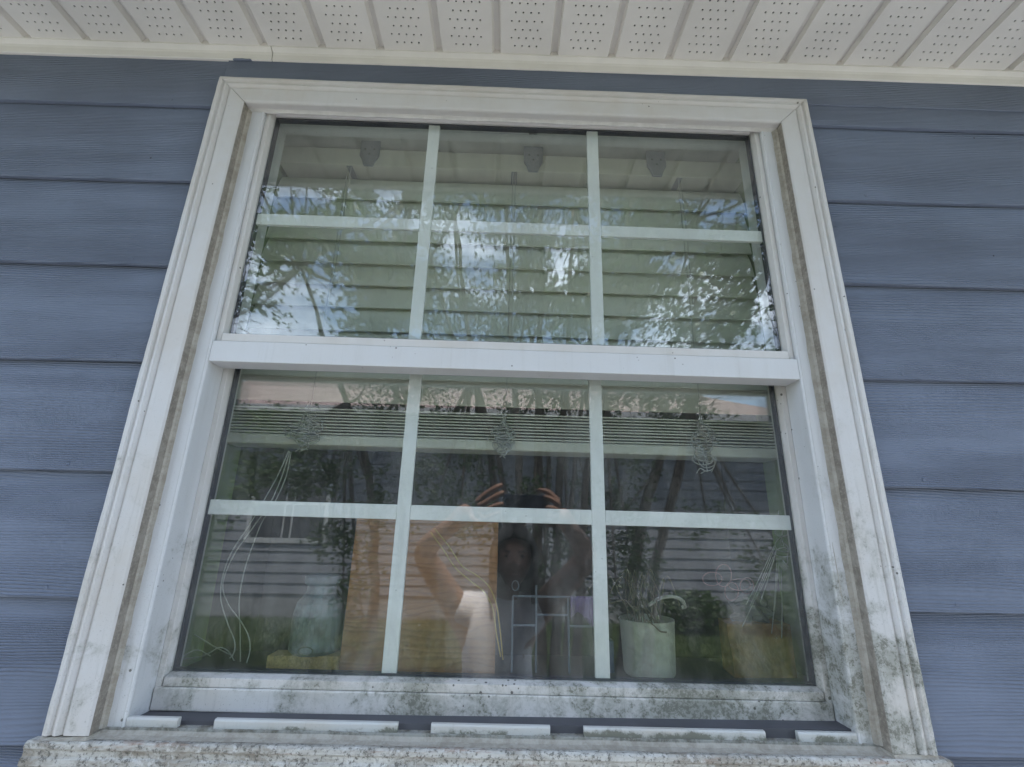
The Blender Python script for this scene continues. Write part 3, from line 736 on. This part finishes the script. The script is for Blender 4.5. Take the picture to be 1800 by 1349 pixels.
# ================================================================ outside, seen in the glass
lawn = MB(); lawn.v = [(-60, -90, GZ), (60, -90, GZ), (60, 30, GZ), (-60, 30, GZ)]; lawn.f = [(0, 1, 2, 3)]
tag(lawn.build('lawn_ground', M['lawn'], None, fix=False), kind='structure')
nr = np.random.default_rng(3)
def quads_obj(name, V, mat, parent=None, kind=None):
    """V: (n,4,3) array of quads in world metres"""
    n = len(V); me = bpy.data.meshes.new(name)
    b_ = base_of(parent) if parent is not None else Vector((0, 0, 0))
    vv = (V.reshape(-1, 3) - np.array(b_)).astype(np.float32)
    me.vertices.add(4*n); me.vertices.foreach_set('co', vv.ravel())
    me.loops.add(4*n); me.loops.foreach_set('vertex_index', np.arange(4*n, dtype=np.int32))
    me.polygons.add(n); me.polygons.foreach_set('loop_start', np.arange(0, 4*n, 4, dtype=np.int32)); me.polygons.foreach_set('loop_total', np.full(n, 4, dtype=np.int32))
    me.update(calc_edges=True); me.validate()
    if mat: me.materials.append(mat)
    o = bpy.data.objects.new(name, me); COL.objects.link(o)
    if parent is not None: o.parent = parent
    if kind: o['kind'] = kind
    return o
pat = MB().box(-6, 6, -2.9, -.02, GZ-.1, GZ+.02).build('bounce_patio', m_simple('pale_bounce_concrete', (.40, .385, .37), .9, .12, 4, .2, .003, 50), None, bevel=.01, origin=(0, -1.5, GZ)); tag(pat, kind='structure')  # unseen pale slab added to bounce sunlight up onto soffit and wall
# grass blades
n = 60000
bxy = np.stack([nr.uniform(-9, 9, n), -2.95 - nr.random(n)**.9*5.4], 1)
h = nr.uniform(.03, .08, n); a = nr.uniform(0, math.pi, n); w = nr.uniform(.004, .010, n)
V = np.zeros((n, 4, 3)); dx = np.cos(a)*w; dy = np.sin(a)*w; lx = nr.normal(0, .02, n); ly = nr.normal(0, .02, n)
for k, (s, t_) in enumerate(((-1, 0), (1, 0), (.3, 1), (-.3, 1))):
    V[:, k, 0] = bxy[:, 0]+s*dx+lx*t_; V[:, k, 1] = bxy[:, 1]+s*dy+ly*t_; V[:, k, 2] = GZ+h*t_
tag(quads_obj('grass', V, m_leaf('grass_blades', (.040, .075, .018), (.065, .105, .03))), 'short green lawn grass between the two houses', 'grass', kind='stuff')

def leaves(C, size, spread=.35, flat_=.35):
    """C: (n,3) centres -> leaf quads (rhombs)"""
    n = len(C); s = size*nr.uniform(.65, 1.25, n)
    d = nr.normal(0, 1, (n, 3)); d[:, 2] = d[:, 2]*.6 - .25; d /= np.linalg.norm(d, axis=1)[:, None]
    e = nr.normal(0, 1, (n, 3)); e -= d*(e*d).sum(1)[:, None]; e /= np.linalg.norm(e, axis=1)[:, None]
    V = np.zeros((n, 4, 3))
    V[:, 0] = C - d*s[:, None]*.5; V[:, 1] = C + e*s[:, None]*.26; V[:, 2] = C + d*s[:, None]*.5; V[:, 3] = C - e*s[:, None]*.26
    return V
def keep_leaf(C):
    """ragged sky openings in the crowns; holes along sun rays in the added tree"""
    D = C.copy(); D[:, 1] = .026 - D[:, 1] + .756
    zc = D @ np.array(cf); xx = 900 + 826.08*(D @ np.array(cr))/zc; yy = 674.5 - 826.08*(D @ np.array(cu))/zc
    g = np.full(len(C), .16)
    if C[:, 1].mean() > 0:  # added tree: holes cut so sun reaches the shoulder, arm and hands
        k = nr.random(len(C)) > .1; sd_ = np.array(SUN)
        for (px_, r_) in (((-.20, -1.13, -.28), .20), ((-.17, -.87, .02), .15), ((.17, -.80, .06), .10), ((-.06, -.80, .10), .12), ((-.10, -1.1, -.42), .08)):
            w = C - np.array(px_); w -= sd_*(w @ sd_)[:, None]; k &= np.linalg.norm(w, axis=1) > r_
        return k
    for (x, y, rx, ry, st_) in ((425, 590, 75, 42, 1.5), (545, 520, 95, 85, .74), (440, 480, 45, 60, .6), (520, 345, 95, 42, .78), (685, 330, 26, 26, 1.3), (700, 390, 60, 40, .58), (805, 430, 38, 56, .5), (985, 470, 36, 48, .72), (895, 385, 36, 22, .62), (850, 500, 34, 36, .48), (780, 540, 40, 30, .42),
                            (1270, 370, 85, 42, .76), (1225, 520, 55, 55, .5), (1345, 520, 30, 100, .66), (1340, 600, 50, 24, .62), (1050, 600, 60, 24, .5), (720, 590, 60, 30, .55), (1190, 460, 45, 30, .6), (620, 410, 60, 40, .5), (940, 590, 40, 26, .5), (1140, 590, 40, 24, .5), (1310, 700, 60, 26, 1.3)):
        g = np.maximum(g, st_*np.exp(-(((xx-x)/rx)**2+((yy-y)/ry)**2)**1.4*.9))
    v = np.array([mnoise.noise(Vector((a/10., b/9., 2.))) + .8*mnoise.noise(Vector((a/4.6, b/4.2, 5.))) for a, b in zip(xx, yy)])
    return (v*.62+.44) > g*np.where(yy > 640, 1.15, .98)
bark = m_simple('grey_brown_bark', (.13, .105, .085), .9, .35, 18, .2, .01, 30)
def tree(name, label, base, trunks, clumps, nleaf, leafsize, lm, cat='tree', group=None):
    T = empty(name, base, label, cat, group)
    tips = []
    for tr in trunks:
        pts = smooth_path(tr[0], 6); r0 = tr[1]; nn = len(pts)
        rr = [r0*(1-.72*i/(nn-1))*(1+.10*math.sin(i*2.3)) for i in range(nn)]
        for i in range(2, nn-2): pts[i] = pts[i] + Vector((jit(i*.7+r0*99, 1, .03), jit(i*.9+5, 1, .03), 0))
        MB().tube(pts, rr, 9).build('trunk', bark, T, smooth=True); tips.append(pts[-1]); tips.append(pts[len(pts)*2//3])
    C = []; br = MB(); tot = sum(c[3] for c in clumps)
    for (c, rad, sq, wgt) in clumps:
        c = Vector(c); k = int(nleaf*wgt/tot)
        # sprays of leaves along twigs inside each clump
        nt = max(6, k//34)
        near = min(tips, key=lambda q: (q-c).length)
        br.tube(smooth_path([near, (near+c)/2+Vector((0, 0, -.08)), c], 4), [.020*(1-.7*i/8) for i in range(9)], 5)
        for _ in range(nt):
            v = Vector(nr.normal(0, 1, 3)); v.normalize(); v = Vector((v.x, v.y, v.z*sq))*rad*(nr.random()**.45)
            e = c + v; s = c + v*.35
            if nr.random() < .35: br.tube([s, (s+e)/2+Vector((0, 0, .03)), e], [.006, .004, .002], 3)
            dirn = (e-s).normalized() if (e-s).length > 1e-4 else Vector((1, 0, 0))
            kk = k//nt
            tt = nr.random(kk); pp = np.array(e)[None] + (tt[:, None]-.6)*np.array(dirn)[None]*.34 + nr.normal(0, .055, (kk, 3))
            C.append(pp)
    b_ = br.build('branches', bark, T, fix=False); b_['kind'] = 'stuff'
    C = np.concatenate(C); C = C[keep_leaf(C)]
    o = quads_obj('crown', leaves(C, leafsize), lm, T); o['kind'] = 'stuff'
    return T
lm1 = m_leaf('dark_green_leaves', (.030, .060, .016), (.055, .095, .028))
lm2 = m_leaf('mid_green_leaves', (.045, .085, .020), (.075, .120, .032))
# multi-stem tree straight behind the photographer
B1 = (.35, -3.3, GZ)
tr1 = []
for (x0, x1, x2, r) in ((.10, -.12, -.55, .050), (.22, .12, -.05, .045), (.32, .30, .30, .055), (.42, .50, .62, .050), (.55, .72, 1.10, .045), (.30, .42, .10, .032), (.48, .62, .85, .03), (.18, -.05, -.9, .035)):
    yo = rng.uniform(-.25, .25)
    tr1.append(([(x0, -3.3+yo*.4, GZ), (x0*.6+x1*.4, -3.3+yo*.7, -.5), (x1, -3.3+yo, .6), ((x1+x2)/2, -3.2+yo*1.3, 1.6), (x2, -3.1+yo*2, 3.0)], r))
cl1 = []
q = random.Random(11)
for i in range(40):
    x = q.uniform(-1.6, 1.9); cl1.append(((x, -3.2+q.uniform(-.9, .8), q.uniform(1.55, 3.9)), q.uniform(.45, .75), .7, 1.))
for c in ((-.55, -3.3, .30), (-.35, -3.2, .05), (-.75, -3.3, .5), (-.6, -3.4, .95), (.1, -3.4, .95), (.5, -3.4, 1.15), (.95, -3.4, 1.1), (.2, -3.3, 1.35), (.7, -3.3, 1.4), (1.1, -3.3, 1.35), (-.3, -3.3, 1.35), (.8, -3.3, .75), (-.25, -3.3, .55), (1.1, -3.4, -.1), (.95, -3.3, -.5)): cl1.append((c, .30, .8, .20))
for c in ((.15, -3.1, .25), (-.15, -3.4, .1), (.55, -3.3, -.1), (.25, -3.2, -.35), (.75, -3.4, .35)): cl1.append((c, .26, .9, .16))
tree('multi_stem_tree', 'dark multi stemmed tree reflected in the middle panes', B1, tr1, cl1, 88000, .047, lm1)
# leaning tree on the right
B2 = (1.05, -3.7, GZ)
tr2 = [([(1.05, -3.7, GZ), (1.15, -3.7, -.6), (1.45, -3.7, .5), (2.05, -3.6, 1.5), (2.7, -3.5, 2.6)], .075), ([(1.25, -3.8, GZ), (1.40, -3.8, -.5), (1.75, -3.8, .6), (1.9, -3.6, 1.8), (2.0, -3.5, 3.2)], .05)]
cl2 = []
for i in range(22):
    cl2.append(((q.uniform(1.5, 3.3), -3.6+q.uniform(-.8, .8), q.uniform(1.9, 4.0)), q.uniform(.42, .7), .75, 1.))
for c in ((1.3, -3.5, 1.2), (1.6, -3.5, 1.0), (1.2, -3.5, .7), (2.0, -3.7, 1.15), (1.5, -3.6, 1.4), (1.8, -3.6, 1.3)): cl2.append((c, .32, .8, .25))
for c in ((1.05, -3.5, .10), (1.35, -3.6, -.35), (1.15, -3.5, -.7)): cl2.append((c, .30, .9, .25))
for c in ((2.1, -4.1, .05), (2.5, -4.3, .1), (2.9, -4.3, -.1), (2.7, -4.2, -.35)): cl2.append((c, .40, .6, .16))
tree('leaning_tree', 'leaning tree with two dark trunks reflected in the right panes', B2, tr2, cl2, 42000, .050, lm2)
# tree on the left
B3 = (-1.15, -3.9, GZ)
tr3 = [([(-1.15, -3.9, GZ), (-1.20, -3.9, -.3), (-1.38, -3.9, .6), (-1.75, -3.8, 1.5), (-2.2, -3.7, 2.6)], .055), ([(-1.0, -4.0, GZ), (-1.0, -4.0, .3), (-1.15, -4.0, 1.3), (-1.1, -3.8, 2.6)], .035)]
cl3 = []
for i in range(22):
    cl3.append(((q.uniform(-3.3, -1.1), -3.8+q.uniform(-.8, .8), q.uniform(1.75, 3.9)), q.uniform(.40, .65), .75, 1.))
for c in ((-2.0, -3.4, .42), (-1.75, -3.4, .30), (-2.25, -3.4, .25), (-1.55, -3.4, .42), (-2.2, -3.5, .9), (-1.2, -3.6, 1.0), (-.9, -3.6, 1.25), (-1.3, -3.5, 1.35)): cl3.append((c, .26, .75, .26))
for c in ((-2.05, -3.5, .45), (-2.35, -3.5, .55), (-1.75, -3.5, .62), (-2.1, -3.6, .75)): cl3.append((c, .24, .7, .22))
for c in ((-1.35, -3.4, -.15), (-1.20, -3.4, -.45), (-1.28, -3.4, -.75), (-1.5, -3.5, -.05), (-1.1, -3.4, .15), (-1.05, -3.3, -.95)): cl3.append((c, .21, .9, .20))
tree('slender_tree', 'slender grey trunked tree reflected in the left panes', B3, tr3, cl3, 46000, .048, lm2)
# unseen tree added behind the blue house to dapple the person on the patio
B4 = (1.2, 6.6, GZ); cl4 = []
ctr = Vector((-.02, -1.1, -.2)) + SUN*7.6
for i in range(16):
    cl4.append((tuple(ctr + Vector((q.uniform(-1.3, 1.3), q.uniform(-.9, 1.5), q.uniform(-.5, .9)))), q.uniform(.45, .7), .6, 1.))
T4 = tree('added_shade_tree', 'unseen tree added behind the blue house, dappling the person and the patio with shade', B4, [([(1.2, 6.6, GZ), (1.15, 6.4, 2.0), (1.3, 5.0, 4.4), (1.5, 3.6, 6.2), (1.5, 2.8, 7.0)], .20)], cl4, 9000, .10, lm2)
# low shrubs along the neighbour's wall at the right
for i, (x, lab) in enumerate(((3.2, 'low dark shrub against the neighbour wall, nearer the leaning tree'), (4.6, 'low dark shrub against the neighbour wall, at the far right'))):
    T = empty('shrub', (x, -7.6, GZ), lab, 'shrub', 'shrubs along the neighbour wall')
    C = nr.normal(0, 1, (1500, 3)); C /= np.linalg.norm(C, axis=1)[:, None]; C *= (nr.random(1500)**.4)[:, None]
    C = C*np.array([.6, .35, .34]) + np.array([x, -7.6, GZ+.34]); C = C[C[:, 2] > GZ+.02]
    o = quads_obj('foliage', leaves(C, .09), lm1, T); o['kind'] = 'stuff'
    MB().tube([(x, -7.6, GZ), (x, -7.6, GZ+.3)], [.03, .015], 6).build('stem', bark, T)

# the neighbour's house
NY = -8.3; NH = empty('neighbour_house', (-.5, NY-3, GZ), 'pale grey sided neighbour house with pink brown roof, reflected in the glass', 'house')
nsid = m_simple('pale_grey_siding', (.175, .18, .205), .7, .10, 2)
nx0, nx1 = -5.75, 5.6
for k in range(19):
    z0 = GZ+.40+k*.178
    MB().prism([[(x, NY-.004, z0+.185), (x, NY+.016, z0), (x, NY+.004, z0), (x, NY-.015, z0+.185)] for x in (nx0, nx1)]).build('siding_board', nsid, NH)
MB().box(nx0+.02, nx1-.02, NY-7, NY-.02, GZ+.38, 2.2).build('house_core', nsid, NH)
MB().box(nx0, nx1, NY-7, NY-.005, GZ, GZ+.395).build('foundation', m_simple('grey_concrete_foundation', (.20, .20, .205), .9, .15, 5), NH)
nw = m_simple('pale_exterior_trim', (.38, .38, .39), .5)
for x in (nx0-.02, nx1-.10): MB().box(x, x+.12, NY-.02, NY+.030, GZ+.40, 2.14).build('corner_board', nw, NH)
ndk = m_simple('dark_window_glass', (.012, .014, .022), .08, .1, 5, .6)
for (x0, x1, z0, z1) in ((-4.62, -3.30, -.28, .92),):
    W_ = MB(); W_.box(x0-.08, x1+.08, NY+.014, NY+.040, z0-.09, z0); W_.box(x0-.08, x1+.08, NY+.014, NY+.040, z1, z1+.08); W_.box(x0-.08, x0, NY+.014, NY+.040, z0, z1); W_.box(x1, x1+.08, NY+.014, NY+.040, z0, z1)
    fo = W_.build('window', nw, NH); MB().box(x0, x1, NY+.015, NY+.022, z0, z1).build('pane', ndk, fo)
    xm = (x0+x1)/2; sh = MB(); sh.box(xm-.09, xm-.06, NY+.0225, NY+.030, z0, z1); sh.box(xm+.06, xm+.09, NY+.0225, NY+.030, z0, z1); sh.box(x0, x1, NY+.0225, NY+.029, .31, .35); sh.build('mullion', nw, fo)
# its hipped roof: real shingle courses, joined
rf = []; pit = math.tan(R(27)); ez, ey = 2.12, NY+.42; ex0, ex1 = nx0-.42, nx1+.42
run = 3.9
nc = 36; rv = []; rfc = []
for c in range(nc):
    for half in (0,):
        a, b2 = run*c/nc, run*(c+1)/nc
        za, zb = ez+a*pit, ez+b2*pit
        i = len(rv)
        xl, xr = ex0, ex1 - a*.98; xl2, xr2 = ex0, ex1-b2*.98
        rv += [(xl, ey-a, za+.020), (xr, ey-a, za+.020), (xr2, ey-b2, zb+.006), (xl2, ey-b2, zb+.006), (xl, ey-a, za), (xr, ey-a, za)]
        rfc += [(i, i+1, i+2, i+3), (i+4, i+5, i+1, i)]
        # right and left hips
        i = len(rv)
        rv += [(xr, ey-a, za+.020), (xr, ey-7.8+a, za+.020), (xr2, ey-7.8+b2, zb+.006), (xr2, ey-b2, zb+.006)]; rfc += [(i, i+1, i+2, i+3)]
        i = len(rv)
        rv += [(xl, ey-a, za+.020), (xl2, ey-b2, zb+.006), (xl2, ey-7.8+b2, zb+.006), (xl, ey-7.8+a, za+.020)]; rfc += [(i, i+1, i+2, i+3)]
        i = len(rv)
        rv += [(xl, ey-7.8+a, za+.02), (xl2, ey-7.8+b2, zb+.006), (xr2, ey-7.8+b2, zb+.006), (xr, ey-7.8+a, za+.02)]; rfc += [(i, i+1, i+2, i+3)]
o = mesh_obj('roof', rv, rfc, m_simple('pinkish_brown_shingles', (.34, .265, .255), .9, .18, 6, .1, .004, 60), NH)
fa = MB(); fa.box(ex0, ex1, ey-.001, ey+.10, ez-.13, ez-.004); fa.build('gutter', nw, o)
MB().box(ex0+.02, ex1-.02, NY-.01, ey-.003, ez-.06, ez-.045).build('eave_soffit', nw, NH)

# ================================================================ the photographer, seen in the glass
PER = empty('person', (0, -1.22, GZ), 'person in a pale sleeveless top raising a phone, reflected in the lower panes', 'person')
def skin_obj(name, chains, mat, parent, sub=2):
    """chains: list of (points, radii, links) ; each chain is its own rooted skin graph"""
    vs = []; es = []; rr = []; roots = []
    for pts, rad, links in chains:
        b_ = len(vs); roots.append(b_); vs += pts; rr += rad; es += [(b_+i, b_+j) for i, j in links]
    me = bpy.data.meshes.new(name); pb = base_of(parent)
    me.from_pydata([(v[0]-pb.x, v[1]-pb.y, v[2]-pb.z) for v in vs], es, []); me.update()
    o = bpy.data.objects.new(name, me); COL.objects.link(o); o.parent = parent
    md = o.modifiers.new('skin', 'SKIN'); md.use_smooth_shade = True
    lay = me.skin_vertices[0].data if me.skin_vertices else None
    if lay is None:
        bm = bmesh.new(); bm.from_mesh(me); bm.verts.layers.skin.verify(); bm.to_mesh(me); bm.free(); lay = me.skin_vertices[0].data
    for i, s in enumerate(lay):
        r = rr[i]; s.radius = (r, r) if not isinstance(r, tuple) else r; s.use_root = i in roots
    sd = o.modifiers.new('sub', 'SUBSURF'); sd.levels = sub; sd.render_levels = sub
    me.materials.append(mat)
    return o
def chainl(n, off=0): return [(off+i, off+i+1) for i in range(n-1)]
skinm = NT('skin'); pp_ = skinm.pos(); skinmat = skinm.pbr(skinm.mix(skinm.mr(skinm.noise(pp_, 20, 4), .35, .7), (.27, .145, .105), (.34, .19, .14)), .5, skinm.bump(skinm.noise(pp_, 220, 4), .2, .001), .35)
PY = -1.20
pel = (.00, PY, -.78)
bp_ = [pel, (0, PY, -.62), (-.01, PY+.01, -.46), (-.01, PY+.01, -.33), (.0, PY+.01, -.28), (.035, PY+.03, -.21),            # 0-5 spine, neck
       (-.165, PY+.01, -.325), (-.290, PY+.20, -.105), (-.175, PY+.350, .000), (-.105, PY+.395, .058),                         # 6-9 left-image arm: shoulder elbow wrist palm
       (.150, PY+.01, -.325), (.320, PY+.20, -.110), (.235, PY+.355, .000), (.190, PY+.400, .050),                             # 10-13 right-image arm
       (-.09, PY, -.86), (-.10, PY+.01, -1.18), (-.10, PY, -1.52), (-.10, PY+.10, -1.585),                                       # 14-17 leg
       (.09, PY, -.86), (.11, PY+.01, -1.18), (.11, PY, -1.52), (.11, PY+.10, -1.585),
       (-.250, PY+.285, -.058), (.285, PY+.285, -.056)]                                                                         # mid forearms
brd = [(.15, .11), (.125, .095), (.135, .10), (.12, .085), (.055, .055), (.050, .050),
         .062, .045, .030, (.038, .026), .062, .045, .030, (.038, .026),
       .095, .062, .040, .034, .095, .062, .040, .034, .040, .040]
lk = [(0,1),(1,2),(2,3),(3,4),(4,5),(3,6),(6,7),(7,22),(22,8),(8,9),(3,10),(10,11),(11,23),(23,12),(12,13),(0,14),(14,15),(15,16),(16,17),(0,18),(18,19),(19,20),(20,21)]
chains = [(bp_, brd, lk)]
def hand(palm, wrist, fingers, thumb):
    pv = Vector(palm)
    for f_, r in fingers:
        pts = [tuple(pv + (Vector(f_[0])-pv)*.35)] + f_; chains.append((pts, [r*1.05, r, r*.95, r*.82][:len(pts)], chainl(len(pts))))
    pts = [tuple(pv + (Vector(wrist)-pv)*.3)] + thumb; chains.append((pts, [.013, .0115, .010, .0085][:len(pts)], chainl(len(pts))))
yh = -.790
# left-image hand holds the phone's left end from behind with curled fingers, two fingertips standing above it
hand((-.102, PY+.400, .060), (-.175, PY+.350, .000),
     [([(-.070, yh, .095), (-.030, yh+.012, .122), (.000, yh+.016, .136)], .0104), ([(-.060, yh, .075), (-.022, yh+.014, .098), (.006, yh+.014, .112)], .0104),
      ([(-.055, yh, .050), (-.020, yh+.022, .066), (.006, yh+.026, .072)], .0100), ([(-.060, yh, .022), (-.028, yh+.020, .036), (-.004, yh+.024, .044)], .0078)],
     [(-.085, yh-.005, .010), (-.045, yh-.020, .018), (-.014, yh-.022, .030)])
hand((.188, PY+.400, .052), (.235, PY+.355, .000),
     [([(.185, yh+.008, .090), (.152, yh+.012, .116), (.118, yh+.012, .122)], .0102), ([(.188, yh+.016, .078), (.160, yh+.024, .092), (.136, yh+.024, .098)], .0102),
      ([(.186, yh+.014, .055), (.162, yh+.026, .062), (.142, yh+.026, .062)], .0098), ([(.182, yh+.010, .034), (.160, yh+.022, .036), (.144, yh+.024, .034)], .0076)],
     [(.190, yh-.010, .012), (.165, yh-.020, .008), (.136, yh-.022, .020)])
body = skin_obj('body', chains, skinmat, PER, 2)
# head with face
hc = Vector((.050, PY+.045, -.125))
hv = []; hf = []
SU, SV = 28, 20
for j in range(SV+1):
    th = math.pi*j/SV
    for i in range(SU):
        ph = 2*math.pi*i/SU
        x = math.sin(th)*math.cos(ph); y = math.sin(th)*math.sin(ph); z = math.cos(th)
        rx, ry, rz = .074, .094, .112
        if z < -.1: rx *= 1-.35*((-z-.1)/.9); ry *= 1-.18*((-z-.1)/.9)
        f_ = max(0, y)
        dy = 0
        dy += .022*math.exp(-((x/.16)**2) - ((z+.12)/.16)**2)*(y > 0)       # nose
        dy -= .010*math.exp(-(((abs(x)-.42)/.16)**2) - ((z-.12)/.12)**2)*(y > 0)  # eye sockets
        dy += .007*math.exp(-((x/.34)**2) - ((z+.47)/.06)**2)*(y > 0)       # lips
        dy += .007*math.exp(-((x/.3)**2) - ((z+.80)/.14)**2)*(y > 0)        # chin
        hv.append((hc.x+rx*x, hc.y+ry*y+dy, hc.z+rz*z))
for j in range(SV):
    for i in range(SU):
        k = (i+1) % SU; hf.append((j*SU+i, (j+1)*SU+i, (j+1)*SU+k, j*SU+k))
hd = mesh_obj('head', hv, hf, skinmat, PER, smooth=True)
ew = m_simple('eye_white', (.16, .13, .12), .2); eb = m_simple('brown_iris', (.03, .018, .01), .15); hm = m_simple('dark_brown_hair', (.030, .020, .014), .6, .3, 90); lipm = m_simple('lips', (.25, .10, .085), .4)
for s in (-1, 1):
    c = hc + Vector((s*.030, .0735, .014))
    e = MB(); e.lathe((0, 0, 0), [(0, -.006), (.006, -.005), (.0100, 0), (.006, .005), (0, .006)], 12); e.v = [(c.x+v[0], c.y+v[1], c.z+v[2]) for v in e.v]; eo = e.build('eye', ew, hd, smooth=True)
    e = MB(); e.box(c.x-.004, c.x+.004, c.y+.0085, c.y+.0103, c.z-.004, c.z+.004); e.build('iris', eb, hd, bevel=.0015)
    MB().tube([(hc.x+s*.016, hc.y+.088, hc.z+.030), (hc.x+s*.032, hc.y+.086, hc.z+.034), (hc.x+s*.046, hc.y+.077, hc.z+.030)], [.0022, .0030, .0015], 6).build('eyebrow', hm, hd, smooth=True)
    e = MB(); e.tube([(hc.x+s*.075, hc.y-.005, hc.z+.018), (hc.x+s*.086, hc.y-.012, hc.z+.012), (hc.x+s*.084, hc.y-.010, hc.z-.012), (hc.x+s*.074, hc.y-.002, hc.z-.022)], [.008, .010, .009, .005], 8); e.build('ear', skinmat, hd, smooth=True)
MB().tube([(hc.x-.026, hc.y+.083, hc.z-.052), (hc.x, hc.y+.091, hc.z-.051), (hc.x+.026, hc.y+.083, hc.z-.052)], [.003, .006, .003], 8).build('mouth', lipm, hd, smooth=True)
# hair: cap plus shoulder-length back
hv2 = []; hf2 = []
for j in range(15):
    t_ = j/14
    for i in range(25):
        ph = R(-35 + 250*i/24) + math.pi - R(0)
        ww_ = min(1, max(0, (t_-.50)/.12))**.6; ph = R(90+52*ww_) + R(360-104*ww_)*i/24
        z = 1.0*math.cos(t_*R(100)) ; s_ = math.sin(min(t_*R(100), R(90)))
        drop = 0 if t_ < .85 else (t_-.85)/.15*.14
        cut = 1.0
        x = math.cos(ph)*s_; y = math.sin(ph)*s_
        hv2.append((hc.x+.086*x, hc.y+.004+.106*y*(1.0 if t_ > .35 else 1.0), hc.z+.006+.120*z - drop))
for j in range(14):
    for i in range(24): hf2.append((j*25+i, j*25+i+1, (j+1)*25+i+1, (j+1)*25+i))
ho = mesh_obj('hair', hv2, hf2, hm, PER, smooth=True); sd = ho.modifiers.new('s', 'SOLIDIFY'); sd.thickness = .012; sd.offset = -1
# clothes
shm = NT('pale_lavender_cotton'); q_ = shm.pos(); wvn = shm.noise(shm.vscale(q_, (30, 30, 6)), 1, 4, .6)
shirt = shm.pbr(shm.mix(shm.mr(wvn, .35, .7), (.74, .72, .75), (.60, .58, .63)), .85, shm.bump(wvn, .8, .010), .1)
skin_obj('shirt', [([(0, PY, -.84), (0, PY, -.70), (0, PY, -.58), (-.01, PY+.01, -.46), (-.01, PY+.01, -.345), (-.105, PY+.01, -.318), (.095, PY+.01, -.318), (-.20, PY+.06, -.300), (.190, PY+.06, -.295)],
     [(.175, .130), (.160, .122), (.145, .112), (.152, .115), (.135, .098), (.078, .074), (.078, .074), (.066, .064), (.066, .064)], [(0,1),(1,2),(2,3),(3,4),(4,5),(4,6),(5,7),(6,8)])], shirt, PER, 2)
jean = m_simple('blue_denim', (.05, .07, .13), .85, .2, 60)
skin_obj('trousers', [([(0, PY, -.80), (-.09, PY, -.90), (-.10, PY+.01, -1.18), (-.10, PY, -1.50), (.09, PY, -.90), (.11, PY+.01, -1.18), (.11, PY, -1.50)], [(.155, .115), .108, .078, .062, .108, .078, .062], [(0,1),(1,2),(2,3),(0,4),(4,5),(5,6)])], jean, PER, 2)
shoe = m_simple('dark_shoe', (.03, .03, .035), .6)
for x in (-.10, .11):
    skin_obj('shoe', [([(x, PY-.05, GZ+.045), (x, PY+.05, GZ+.045), (x, PY+.16, GZ+.036)], [.050, .046, .038], [(0,1),(1,2)])], shoe, PER, 2)
# the phone
PH = empty('phone', (.078, -.775, .078), 'dark navy phone held sideways in both raised hands', 'phone')
MB().box(.004, .150, -.7795, -.7715, .030, .104).build('phone_body', m_simple('navy_phone_back', (.015, .022, .055), .25, .1, 9, .5), PH, bevel=.003, seg=3)
for z in (.050, .067, .084):
    MB().lathe((0, 0, 0), [(0, 0), (.0070, 0), (.0072, .0012), (.0050, .0016), (0, .0016)], 16)
    lb = MB(); lb.prism([[(.018+.0065*math.cos(a), y, z+.0065*math.sin(a)) for a in [i*2*math.pi/16 for i in range(16)]] for y in (-.7716, -.7702)]); lb.build('camera_lens', m_simple('lens_glass', (.01, .01, .012), .05), PH)
